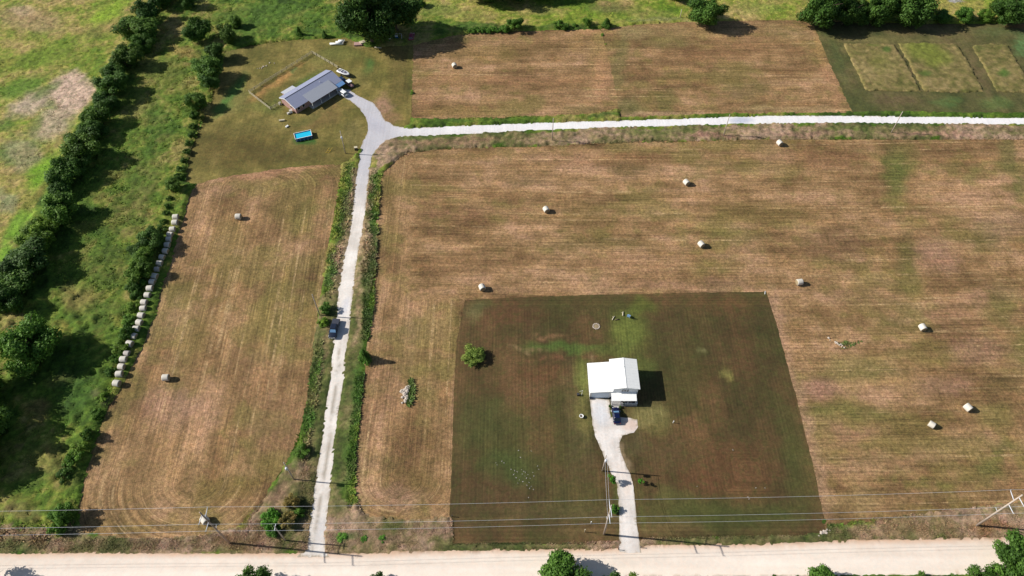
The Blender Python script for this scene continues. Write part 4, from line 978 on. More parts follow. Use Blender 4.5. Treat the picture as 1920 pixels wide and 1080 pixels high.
plant('bush', 568, 845, 2.0, 1.6, 'green bush on the field edge west of the lane', 'bush', 'bush', None, (1, 1.1, .8))
plant('bush', 505, 972, 2.8, 2.3, 'bright green bush beside the short pole near the road', 'bush', 'bush', None, (1.1, 1.5, .9))
plant('bush', 512, 990, 2.0, 1.9, 'dull green bush in front of the bright one by the road', 'bush', 'bush', None, (.95, 1.15, .9))
plant('bush', 546, 942, 2.8, 1.8, 'brownish half dry bush above the gully by the lane', 'bush', 'bush', None, (2.4, 1.0, 1.7))
plant('bush', 537, 975, 2.6, 2.0, 'dry brown bush in the gully beside the lane', 'bush', 'bush', None, (2.5, 1.05, 2.0))
plant('bush', 560, 960, 1.6, 1.4, 'small green bush in the gully shade', 'bush', 'bush', None, (1, 1.1, .8))
plant('bush', 641, 1008, .7, 1.1, 'low green clump west in the verge east of the lane', 'bush', 'bush', None, (1.2, 1.5, 1.1))
plant('bush', 683, 1011, .6, .8, 'low green clump middle in the verge east of the lane', 'bush', 'bush', None, (1.2, 1.5, 1.1))
plant('bush', 717, 1009, .65, .9, 'low green clump east in the verge east of the lane', 'bush', 'bush', None, (1.2, 1.5, 1.1))
plant('sapling', 1147, 898, 3.0, 1.15, 'young tree at the left edge of the house driveway', 'sapling', 'young tree', None, (.9, 1.15, .8), .65)
plant('sapling', 1202, 902, 2.2, .75, 'young tree on the lawn right of the driveway', 'sapling', 'young tree', None, (.9, 1.15, .8), .65)
plant('bush', 1152, 954, 1.7, .95, 'small leafy shrub beside the tall pole and driveway', 'shrub', 'shrub', None, (.9, 1.2, .8))
near_t = [('tree', 1057, 1078, 8.2, 4.9, 'large dark tree nearest the camera below the road'), ('tree', 1146, 1100, 7, 2.9, 'middle tree of three tops right of the nearest large tree'), ('tree', 1192, 1102, 7, 2.6, 'yellowish tree top right of the nearest large tree'), ('tree', 475, 1095, 6.5, 3.4, 'tree top at the bottom edge left of the lane mouth'),
          ('bush', 706, 1090, 3.8, 1.9, 'round bush top at the bottom edge right of the lane mouth'), ('tree', 1545, 1093, 6.5, 3.3, 'tree top at the bottom edge below the lawn corner'), ('tree', 1908, 1045, 7, 4.4, 'dark tree at the lower right corner beside the road'), ('tree', 1838, 1092, 4.5, 3.2, 'low dark tree left of the lower right corner tree'),
          ('bush', 1872, 1075, 3.2, 2.6, 'bush between the lower right corner trees'), ('bush', 1730, 1086, 2.2, 1.6, 'small bush top at the bottom edge near the right corner'), ('bush', 1790, 1090, 2.0, 1.5, 'scrubby bush below the road, left of the corner trees')]
for kd, px, py, h, rr, lb in near_t:
    plant(kd, px, py, h, rr, lb, 'roadside_tree' if kd == 'tree' else 'roadside_bush', 'tree' if kd == 'tree' else 'bush', None, (1.3, 1.2, .9) if 'yellow' in lb else (.85, .95, .8))
plant('tree', -70, 1082, 9, 4, 'tree just past the lower left edge, shading the road', 'roadside_tree', 'tree', None, (.9, 1, .8))

# bare tree in the far row
bt = thing('bare_tree', 'leafless pale tree among the far tree row', 'tree', g(1598, 36))
mb = MB(); mb.tube([(0, 0, 0), (.2, .1, 3), (.1, .3, 6), (.4, .5, 9)], [.22, .17, .1, .03], 7)
for a, z in ((.3, 3), (2.2, 4), (3.6, 5), (5, 4.5), (1, 6), (4, 6.5), (5.6, 7)):
    mb.tube([(.15, .2, z), (math.cos(a) * 1.2, math.sin(a) * 1.2, z + 1.6), (math.cos(a) * 2.3, math.sin(a) * 2.3, z + 2.6)], [.1, .06, .02], 5)
mb.build('trunk', M['bark'], bt)

# ---------------------------------------------------------------- hay bales
def make_bale(wrap):
    t = thing('hay_bale', 'bale', 'hay bale')
    rb, wd = .84, .78
    prof = [(rb * .9, -wd), (rb * .985, -wd + .07), (rb, -wd + .2), (rb * 1.01, 0), (rb, wd - .2), (rb * .985, wd - .07), (rb * .9, wd)]
    m = Matrix.Translation((0, 0, rb)) @ Matrix.Rotation(math.pi / 2, 4, 'Y')
    body = MB(); body.lathe(prof, 28, m); b = body.build('wrap', wrap, t, True)
    for s in (-1, 1):
        e = MB(); e.lathe([(rb * .88, s * wd - .012), (rb * .86, s * (wd + .02)), (rb * .5, s * (wd + .035)), (.02, s * (wd + .03))] if s > 0 else [(.02, s * (wd + .03)), (rb * .5, s * (wd + .035)), (rb * .86, s * (wd + .02)), (rb * .88, s * wd + .012)], 28, m)
        e.build('bale_end', M['hayend'], t, True)
    return t


bale_a, bale_b = make_bale(M['wrap']), make_bale(M['wrap2'])
usedb = set()


def bale(kind, px, py, rz, label, group, sc=1.0):
    src = bale_a if kind == 'a' else bale_b
    o = src if kind not in usedb else copy_tree(src)
    usedb.add(kind)
    p = g(px, py, .84 * sc); o.location = (p.x, p.y, .02); o.rotation_euler = (0, 0, rz); o.scale = (sc, sc, sc)
    tag(o, label, 'hay bale', group)


ROWB = [(329.8, 407), (328.5, 417.3), (323.8, 430), (319.4, 440.3), (316.9, 449), (314, 459.5), (310.6, 471), (304.3, 482.5), (299.8, 493.9), (294.8, 505), (290.4, 518), (286, 529), (281.3, 540.8), (276.9, 553.4), (270.6, 567), (268.7, 578.6), (265.2, 591.8), (261.7, 604.7), (256, 616.7), (251.3, 630), (243.5, 644.7), (238.4, 662.7), (232, 674), (228.3, 687.6), (224, 701.4), (219, 718.7)]
for i, (px, py) in enumerate(ROWB):
    dull = i in (9, 21)
    lb = f'{"brownish" if dull else "pale"} round hay bale in the hedge-side row, {ORD[i]} from the north end'
    bale('b' if dull else 'a', px, py, R(random.uniform(-14, 6)), lb, 'hay bales lined up along the hedge', .9 if dull else random.uniform(.97, 1.05))
for px, py, an, lb in [(447, 406, 0, 'round bale alone in the upper part of the left field'), (311, 708, 3, 'round bale alone in the left field near the row end'), (852, 123, -70, 'round bale in the tan field north of the far road'), (1024, 393, -68, 'white round bale left of centre in the big field'),
                       (1287, 342, -62, 'white round bale in the upper middle of the big field'), (1315, 458, -62, 'white round bale in the big field above the dark lawn'), (1462, 268, -66, 'white round bale nearest the far gravel road'), (904, 539, -70, 'white round bale just above the lawn corner'),
                       (1499, 529, 10, 'white round bale right of the lawn corner stake'), (1730, 614, -80, 'white round bale halfway down the right field'), (1815, 764, -62, 'white round bale lower right, the eastern of two'), (1747, 796, -40, 'smaller pale bale lower right, the western of two'), (384, 975, -45, 'round bale under the crossarm pole at the lower left')]:
    bale('a', px, py, R(an), lb, 'bales scattered over the fields', .9 if 'smaller' in lb else 1.04)

# ---------------------------------------------------------------- power poles and wires
TALL = {'west': (g(431, 1019), g(374, 959, 19.2), 19.2), 'mid': (g(1132.5, 1002), g(1146, 946, 18), 18.0), 'east': (g(1830, 986), g(1917, 928, 18.4), 18.4)}
ends = {}
for k, lb in (('west', 'tall brownish pole with three crossarms at the lower left'), ('mid', 'tall pole with three crossarms beside the house driveway'), ('east', 'tall leaning pole with three crossarms at the right edge')):
    b, tp, h = TALL[k]
    t = thing('utility_pole', lb, 'utility pole', (b.x, b.y, 0), 0, 'tall crossarm poles along the dirt road')
    lean = Vector((tp.x - b.x, tp.y - b.y, h)) * .0 + Vector((0, 0, h))
    if k == 'mid': lean = Vector((-.35, -.1, h))
    at = lambda f: lean * f
    m = MB(); m.tube([(0, 0, -.3), at(.5), at(1)], [.24, .19, .14], 12); m.build('pole', M['pole_dark'] if k == 'west' else M['pole'], t, True)
    pts = []
    for f, s in ((.93, -1), (.83, 1), (.72, -1)):
        p = at(f); q = p + Vector((0, s * 2.1, .25))
        a = MB(); a.tube([p, q], [.1, .075], 8); arm = a.build('crossarm', M['arm'], t, True)
        i_ = MB(); i_.lathe([(.03, 0), (.09, .06), (.05, .14), (.09, .2), (.03, .3)], 8, Matrix.Translation(q)); i_.build('insulator', M['wtrim'], arm, True)
        pts.append(Vector((b.x, b.y, 0)) + q + Vector((0, 0, .3)))
    c = MB(); c.tube([at(.48), at(.48) + Vector((-.1, .9, .25))], .05, 6); c.build('bracket', M['arm'], t)
    ends[k] = pts
DIRX = Vector((-1, -.015, 0))
for i, nm in enumerate(('southern upper', 'northern', 'southern lower')):
    P0 = [ends['west'][i] + Vector((-95, -1.0, 0)), ends['west'][i], ends['mid'][i], ends['east'][i], ends['east'][i] + Vector((90, 1.8, 0))]
    m = MB(); pts = []
    for a, b in zip(P0[:-1], P0[1:]):
        L = (b - a).length; sag = .9 * (L / 82) ** 2
        pts += [a.lerp(b, t / 16) - Vector((0, 0, 4 * sag * (t / 16) * (1 - t / 16))) for t in range(16)]
    pts.append(P0[-1])
    m.tube(pts, .022, 5)
    o = m.build('power_line', M['wire']); tag(o, f'{nm} wire strung between the tall crossarm poles', 'power line', 'wires along the dirt road')


def small_pole(px, py, tpx, tpy, h, label, transformer=False, arm=False):
    b = g(px, py); t = thing('utility_pole', label, 'utility pole', (b.x, b.y, 0), 0, 'short utility poles')
    m = MB(); m.tube([(0, 0, -.2), (0, 0, h)], [.17, .11], 10); m.build('pole', M['pole'], t, True)
    if transformer:
        q = MB(); q.lathe([(.05, 0), (.3, .02), (.3, .75), (.22, .85), (.05, .9)], 12, Matrix.Translation((.1, -.42, h * .72))); q.build('transformer', M['arm'], t, True)
        q = MB(); q.tube([(0, -.05, h * .8), (0, -.3, h * .8)], .04, 6); q.build('bracket', M['darkmetal'], t)
    q = MB(); q.lathe([(.03, 0), (.08, .08), (.05, .16), (.03, .3)], 8, Matrix.Translation((0, 0, h))); q.build('insulator', M['wtrim'], t, True)
    if arm:
        q = MB(); q.box(-.06, -.7, h - .5, .06, .7, h - .38); q.build('crossarm', M['arm'], t)
    return t, Vector((b.x, b.y, h))


_, pA = small_pole(552, 900, 533, 868, 9.7, 'grey pole with transformer west of the lane, near the road', True)
_, pB = small_pole(600, 592, 583, 553, 9.5, 'thin grey pole beside the pickup')
_, pC = small_pole(648, 288, 636, 245, 9.2, 'grey pole with round transformer beside the fork of the lane', True)
_, pD = small_pole(1129.5, 883, 1137, 854, 8.7, 'short pole with transformer left of the house driveway', True)
_, pE = small_pole(535.5, 1014, 515, 986, 9.3, 'short pale pole beside the bright green bush near the road', False, True)
_, n1 = small_pole(1035, 266, 1037, 222, 9.6, 'pole crossing the far gravel road, westernmost of three')
_, n2 = small_pole(1356, 256, 1367, 216, 9.0, 'slanted looking pole at the far road, middle of three')
_, n3 = small_pole(1670, 251, 1691, 210, 9.0, 'slanted looking pole at the far road, easternmost of three')
_, n4 = small_pole(1275, 34, 1275, 24, 3.5, 'short dark post near the lone round oak')
for s, nm in ((-.25, 'left'), (.25, 'right')):
    a = pD + Vector((s, 0, -.4)); b = Vector((TALL['mid'][0].x + s, TALL['mid'][0].y, 10.5))
    m = MB(); m.tube([a.lerp(b, t / 10) - Vector((0, 0, .6 * 4 * (t / 10) * (1 - t / 10))) for t in range(11)], .022, 5)
    tag(m.build('service_wire', M['wire']), f'{nm} thin service wire from the tall pole to the short driveway pole', 'power line', 'service wires by the driveway')

# ---------------------------------------------------------------- white house
WH = thing('white_house', 'white metal-roofed house with garage wing and front porch', 'house', (25, 91, .0))


def loc(o_, x, y, z): return (x - o_.location.x, y - o_.location.y, z)


def wbox(x0, y0, z0, x1, y1, z1, name, mat, parent=WH, origin=WH):
    m = MB(); m.box(*loc(origin, x0, y0, z0), *loc(origin, x1, y1, z1)); return m.build(name, mat, parent)


X0, X1, X2, XR = 19.4, 24.9, 31.0, 27.95
Y0, Y1 = 86.95, 95.1
EZ, RZ = 4.65, 5.36
m = MB()
m.prism([(X0 - 25, 0), (X1 - 25, 0), (X1 - 25, 3.42), (X0 - 25, 2.72)], Y0 - 91, Y1 - 91)
m.build('garage_wall', M['white_wall'], WH)
m = MB(); m.prism([(X1 - 25 + .003, 0), (X2 - 25, 0), (X2 - 25, EZ - .1), (XR - 25, RZ - .1), (X1 - 25 + .003, EZ - .1)], Y0 - 91, Y1 - 91)
m.build('wall', M['white_wall'], WH)
ys, ye = Y0 - .16 - 91, Y1 + .3 - 91
m = MB()
m.slab([(X1 - .45 - 25, ys, EZ), (XR - 25, ys, RZ), (XR - 25, ye, RZ), (X1 - .45 - 25, ye, EZ)], .1)
m.slab([(XR - 25, ys, RZ), (X2 + .4 - 25, ys, EZ), (X2 + .4 - 25, ye, EZ), (XR - 25, ye, RZ)], .1)
roof = m.build('roof', M['white_roof'], WH)
# standing seams
m = MB()
for k in range(11):
    yy = ys + .25 + k * (ye - ys - .5) / 10
    m.slab([(X1 - .44 - 25, yy, EZ + .025), (XR - 25, yy, RZ + .025), (XR - 25, yy + .04, RZ + .025), (X1 - .44 - 25, yy + .04, EZ + .025)], .03)
    m.slab([(XR - 25, yy, RZ + .025), (X2 + .39 - 25, yy, EZ + .025), (X2 + .39 - 25, yy + .04, EZ + .025), (XR - 25, yy + .04, RZ + .025)], .03)
m.build('roof_seam', M['white_roof'], roof)
m = MB(); m.slab([(XR - .18 - 25, ys - .02, RZ + .03 - .04), (XR - 25, ys - .02, RZ + .05), (XR - 25, ye + .02, RZ + .05), (XR - .18 - 25, ye + .02, RZ - .01)], .03)
m.slab([(XR - 25, ys - .02, RZ + .05), (XR + .18 - 25, ys - .02, RZ - .01), (XR + .18 - 25, ye + .02, RZ - .01), (XR - 25, ye + .02, RZ + .05)], .03)
m.build('ridge_cap', M['wtrim'], roof)
m = MB(); m.slab([(X0 - .35 - 25, ys + .05, 2.78), (X1 - 25 - .003, ys + .05, 3.5), (X1 - 25 - .003, ye - .03, 3.5), (X0 - .35 - 25, ye - .03, 2.78)], .1)
gr = m.build('garage_roof', M['white_roof'], WH)
m = MB()
for k in range(10):
    yy = ys + .3 + k * (ye - ys - .6) / 9
    m.slab([(X0 - .34 - 25, yy, 2.805), (X1 - 25 - .004, yy, 3.525), (X1 - 25 - .004, yy + .04, 3.525), (X0 - .34 - 25, yy + .04, 2.805)], .03)
m.build('roof_seam', M['white_roof'], gr)
# garage front: two wall lamps / dark corner panels, trim and large door
wbox(X0 + .5, Y0 - .03, .05, X0 + 4.6, Y0 - .005, 2.35, 'garage_door', simple('pale_blue_white_door', (205, 218, 232), .5, .04, 1))
wbox(X0 - .02, Y0 - .05, 0, X0 + .12, Y0 - .01, 2.6, 'corner_trim', M['trim'])
wbox(X0 + .0, Y0 - .5, .0, X0 + .9, Y0 - .06, .42, 'planter_box', M['trim'])
wbox(X1 - .45, Y0 - .5, .0, X1 - .02, Y0 - .06, .6, 'planter_box', M['trim'])
for k in range(3):
    x = XR - .95 + k * .62
    fr = wbox(x - .06, Y0 - .05, 3.3, x + .52, Y0 - .008, 4.3, 'window', M['wtrim'])
    wbox(x, Y0 - .065, 3.36, x + .46, Y0 - .052, 4.24, 'pane', M['glass'], fr)
for k, yy in enumerate((88.6, 91.5, 94)):
    fr = wbox(X2 + .005, yy - .5, 1.2, X2 + .05, yy + .5, 2.5, 'window', M['wtrim'])
    wbox(X2 + .052, yy - .43, 1.27, X2 + .065, yy + .43, 2.43, 'pane', M['glass'], fr)
for k, xx in enumerate((21.5, 27, 29.5)):
    fr = wbox(xx - .5, Y1 + .005, 1.2, xx + .5, Y1 + .05, 2.3, 'window', M['wtrim'])
    wbox(xx - .43, Y1 + .052, 1.27, xx + .43, Y1 + .065, 2.23, 'pane', M['glass'], fr)
# porch
m = MB(); m.slab([(24.45 - 25, Y0 - .02 - 91, 2.95), (30.65 - 25, Y0 - .02 - 91, 2.95), (30.65 - 25, 84.75 - 91, 2.5), (24.45 - 25, 84.75 - 91, 2.5)], .09)
m.build('porch_roof', M['white_roof'], WH)
wbox(24.6, 84.55, .02, 31.0, Y0 - .06, .32, 'porch_deck', M['deck'])
for x in (24.75, 26.7, 28.6, 30.5): wbox(x - .06, 84.9, .32, x + .06, 85.02, 2.44, 'porch_post', M['wtrim'])
m = MB()
for x in np.arange(26.9, 30.9, .16): m.box(*loc(WH, x, 84.66, .34), *loc(WH, x + .035, 84.7, 1.16))
m.box(*loc(WH, 26.8, 84.62, 1.162), *loc(WH, 30.98, 84.74, 1.24))
for y in np.arange(84.9, 86.8, .16): m.box(*loc(WH, 30.9, y, .34), *loc(WH, 30.94, y + .035, 1.16))
m.box(*loc(WH, 30.86, 84.76, 1.162), *loc(WH, 30.98, 86.85, 1.24))
m.build('railing', M['wtrim'], WH)
d_ = wbox(25.6, Y0 - .05, .34, 26.5, Y0 - .006, 2.4, 'door', simple('grey_blue_door', (86, 96, 120), .5, .05, 2))
wbox(26.35, Y0 - .1, 1.3, 26.42, Y0 - .052, 1.4, 'handle', M['chrome'], d_)
for x in (27.6, 29.4):
    fr = wbox(x - .55, Y0 - .05, 1.2, x + .55, Y0 - .006, 2.4, 'window', M['wtrim'])
    wbox(x - .48, Y0 - .066, 1.27, x + .48, Y0 - .052, 2.33, 'pane', M['glass'], fr)
for k in range(3): wbox(24.9, 84.52 - .3 * (k + 1), .02, 26.5, 84.52 - .3 * k - .004, .24 - .08 * k, 'step', M['concrete'])
wbox(24.4, 83.0, .03, 26.7, 83.58, .09, 'stoop_slab', M['concrete'])
m = MB(); m.tube([(2.6, 1.8, RZ - .5), (2.6, 1.8, RZ + .35)], .06, 8); m.build('vent_pipe', M['wtrim'], roof)


def at_thing(name, label, cat, px, py, z=0, group=None, rz=0):
    p = g(px, py, z); return thing(name, label, cat, (p.x, p.y, .03), rz, group)


# porch furniture (each on its own)
def chair(name, label, x, y, z, mat, rz=0, s=1.0, group=None):
    t = thing(name, label, 'chair', (x, y, z), rz, group)
    m = MB(); m.box(-.25 * s, -.25 * s, .38 * s, .25 * s, .25 * s, .44 * s); m.build('seat', mat, t)
    m = MB(); m.box(-.25 * s, .22 * s, .442 * s, .25 * s, .27 * s, .95 * s); m.build('backrest', mat, t)
    for a in (-1, 1):
        for b in (-1, 1):
            m = MB(); m.box(a * .22 * s - .02, b * .2 * s - .02, 0, a * .22 * s + .02, b * .2 * s + .02, .378 * s); m.build('leg', mat, t)
    return t


chair('porch_chair', 'dark chair on the porch right of the steps', 27.3, 85.6, .325, M['trim'], R(180))
chair('porch_chair', 'dark chair at the right end of the porch', 30.1, 85.5, .325, M['trim'], R(200))
for k, (x, y, lb) in enumerate(((24.2, 84.35, 'dark potted plant left of the porch steps'), (25.0 + 1.75, 84.2, 'dark potted plant right of the porch steps'), (27.7, 84.9, 'potted plant behind the porch railing'))):
    t = thing('potted_plant', lb, 'potted plant', (x, y, .09 if k < 2 else .325))
    m = MB(); m.lathe([(.12, 0), (.2, .3), (.18, .3)], 12); m.build('pot', M['darkmetal'], t)
    c = bpy.data.objects.new('foliage', PROTO['bush'][k][2]); COL.objects.link(c); c.parent = t; c.scale = (.22, .22, .2); c.location = (0, 0, .2); c.color = (.8, .9, .8, 1)

# ---------------------------------------------------------------- ranch house
ang = math.atan2(15.4, 13.7)
rw = g(533.5, 185, 4.1); re_ = g(622, 132.5, 4.1)
RH = thing('ranch_house', 'long grey-roofed ranch house with pink brick end wall', 'house', (rw.x, rw.y, 0), math.atan2(re_.y - rw.y, re_.x - rw.x))
LN = (re_ - rw).length
WN, WS = 3.6, 5.2
m = MB()
m.add([(.35, -WS + .5, 0), (LN - .35, -WS + .5, 0), (LN - .35, WN - .4, 0), (.35, WN - .4, 0), (.35, -WS + .5, 2.55), (LN - .35, -WS + .5, 2.55), (LN - .35, WN - .4, 2.55), (.35, WN - .4, 2.55), (.35, 0, 3.95), (LN - .35, 0, 3.95)],
      [(3, 2, 1, 0), (0, 1, 5, 4), (2, 3, 7, 6), (1, 2, 6, 9, 5), (3, 0, 4, 8, 7)])
m.build('wall', M['brick'], RH)
m = MB()
m.slab([(0, 0, 4.1), (LN, 0, 4.1), (LN, -WS, 2.55), (0, -WS, 2.55)], .12)
m.slab([(0, 0, 4.1), (LN, 0, 4.1), (LN, WN, 2.75), (0, WN, 2.75)], .12)
rroof = m.build('roof', M['shingle'], RH)
m = MB(); m.tube([(6, 1.2, 3.6), (6, 1.2, 4.2)], .07, 8); m.tube([(14, -1.4, 3.5), (14, -1.4, 4.1)], .07, 8); m.build('vent_pipe', M['wtrim'], rroof)
m = MB(); m.slab([(0, .12, 4.13), (LN, .12, 4.13), (LN, -.12, 4.13), (0, -.12, 4.13)], .03); m.build('ridge_cap', M['darkmetal'], rroof)
# white gable trim at the west end
m = MB()
m.add([(-.05, 0, 4.0), (-.05, -WS, 2.45), (-.05, -WS, 2.2), (-.05, 0, 3.7), (.02, 0, 4.0), (.02, -WS, 2.45), (.02, -WS, 2.2), (.02, 0, 3.7)], [(0, 1, 2, 3), (7, 6, 5, 4), (0, 4, 5, 1), (2, 6, 7, 3), (1, 5, 6, 2), (0, 3, 7, 4)])
m.add([(-.05, 0.003, 4.0), (-.05, WN, 2.65), (-.05, WN, 2.4), (-.05, 0.003, 3.7), (.02, 0.003, 4.0), (.02, WN, 2.65), (.02, WN, 2.4), (.02, 0.003, 3.7)], [(3, 2, 1, 0), (4, 5, 6, 7), (1, 5, 4, 0), (3, 7, 6, 2), (2, 6, 5, 1), (4, 7, 3, 0)])
m.build('gable_trim', M['wtrim'], RH)
# covered porch roof on the south side, lifted a little above the main roof
m = MB(); m.slab([(5.6, -2.4, 3.52), (17.0, -2.4, 3.52), (17.0, -7.1, 2.62), (5.6, -7.1, 2.62)], .12)
m.build('porch_roof', simple('lighter_shingle', (150, 155, 166), .85, .07, 4), RH)
for x in (5.9, 9.5, 13.2, 16.7):
    m = MB(); m.box(x - .07, -6.9, .02, x + .07, -6.76, 2.48); m.build('porch_post', M['wtrim'], RH)
m = MB(); m.box(5.5, -7.0, .02, 17.1, -WS + .42, .2); m.build('porch_floor', M['concrete'], RH)
# rear extension
m = MB(); m.box(2.6, WN - .38, 0, 7.0, WN + 1.9, 2.35); m.build('extension_wall', M['brick'], RH)
m = MB(); m.slab([(2.3, WN - .1, 2.82), (7.3, WN - .1, 2.82), (7.3, WN + 2.2, 2.45), (2.3, WN + 2.2, 2.45)], .1); m.build('extension_roof', simple('pale_shingle', (176, 180, 188), .8, .06, 4), RH)
# garage block with a pale blue door face at the east end
m = MB(); m.slab([(17.4, -WS - .02, 2.52), (LN + .02, -WS - .02, 2.52), (LN + .02, -WS - 1.5, 1.95), (17.4, -WS - 1.5, 1.95)], .08); m.build('garage_awning', M['blue_door'], RH)
m = MB(); m.box(17.6, -WS + .45, .03, LN - .8, -WS + .48, 2.3); m.build('garage_door', M['wtrim'], RH)
for x in (1.6, 3.6):
    m = MB(); m.box(x - .55, -WS + .44, 1.0, x + .55, -WS + .494, 2.2); f_ = m.build('window', M['wtrim'], RH)
    m = MB(); m.box(x - .47, -WS + .42, 1.08, x + .47, -WS + .438, 2.12); m.build('pane', M['glass'], f_)
for x in (8, 13.4):
    m = MB(); m.box(x - .6, -WS + .44, 1.0, x + .6, -WS + .494, 2.2); f_ = m.build('window', M['wtrim'], RH)
    m = MB(); m.box(x - .52, -WS + .42, 1.08, x + .52, -WS + .438, 2.12); m.build('pane', M['glass'], f_)
m = MB(); m.box(10.4, -WS + .44, .22, 11.4, -WS + .494, 2.3); m.build('door', M['trim'], RH)
m = MB(); m.box(.28, -2.6, 1.2, .343, -1.8, 2.1); f_ = m.build('window', M['wtrim'], RH)
m = MB(); m.box(.262, -2.54, 1.26, .278, -1.86, 2.04); m.build('pane', M['glass'], f_)


# fence round the back yard
def fence(pts, label, hgt_=1.25):
    p0 = g(*pts[0]); t = thing('wooden_fence', label, 'fence', (p0.x, p0.y, 0))
    P = [g(*p) - Vector((p0.x, p0.y, 0)) for p in pts]
    rail = MB()
    for a, b in zip(P[:-1], P[1:]):
        L = (b - a).length; n = max(1, round(L / 2.4)); d = (b - a).normalized(); nrm = Vector((-d.y, d.x, 0))
        for k in range(n + 1):
            if k == n and b is not P[-1]: continue
            q_ = a.lerp(b, k / n); m = MB(); m.box(q_.x - .07, q_.y - .07, 0, q_.x + .07, q_.y + .07, hgt_ + .1); m.build('post', M['wood'], t)
        for z in (.3, .7, 1.1):
            aa = a + nrm * .09; bb = b + nrm * .09
            rail.hexa([aa + Vector((0, 0, z)) - nrm * .02, bb + Vector((0, 0, z)) - nrm * .02, bb + Vector((0, 0, z)) + nrm * .02, aa + Vector((0, 0, z)) + nrm * .02],
                      [aa + Vector((0, 0, z + .12)) - nrm * .02, bb + Vector((0, 0, z + .12)) - nrm * .02, bb + Vector((0, 0, z + .12)) + nrm * .02, aa + Vector((0, 0, z + .12)) + nrm * .02])
    rail.build('rail', M['wood'], t)


fence([(526, 196), (508, 206), (468, 175), (586, 101), (634, 129)], 'weathered rail fence around the back yard of the ranch house')


# ---------------------------------------------------------------- vehicles
def loft(name, secs, mat, parent, smooth=True):
    """secs: list of (x, [(y,z)...]) right-half outlines, mirrored; builds a closed skin along x"""
    V = []; F = []; n = None
    for x, pr in secs:
        ring = [(x, y, z) for y, z in pr] + [(x, -y, z) for y, z in reversed(pr)]
        n = len(ring); V += ring
    for i in range(len(secs) - 1):
        for k in range(n):
            k2 = (k + 1) % n
            F.append((i * n + k, i * n + k2, (i + 1) * n + k2, (i + 1) * n + k))
    F.append(tuple(range(n))[::-1]); F.append(tuple((len(secs) - 1) * n + k for k in range(n)))
    return mesh_obj(name, V, F, mat, parent, smooth)


def bodysec(w_, z0, z1, rnd=.12):
    return [(w_ - .06, z0), (w_, z0 + .12), (w_, z1 - rnd * 1.2), (w_ - rnd * .5, z1 - rnd * .3), (w_ - rnd * 1.6, z1)]


def wheels(t, xs, wy, r):
    for x in xs:
        for s in (-1, 1):
            wh = thing.__wrapped__ if False else None
            m = MB(); m.lathe([(r * .6, -.12), (r * .95, -.12), (r, -.07), (r, .07), (r * .95, .12), (r * .6, .12)], 20, Matrix.Translation((x, s * (wy - .1), r)) @ Matrix.Rotation(math.pi / 2, 4, 'X'))
            w_ = m.build('wheel', M['black'], t, True)
            m = MB(); m.lathe([(.03, 0), (r * .58, 0), (r * .6, .02), (.03, .03)], 14, Matrix.Translation((x, s * (wy + .022), r)) @ Matrix.Rotation(-s * math.pi / 2, 4, 'X')); m.build('rim', M['chrome'], w_)


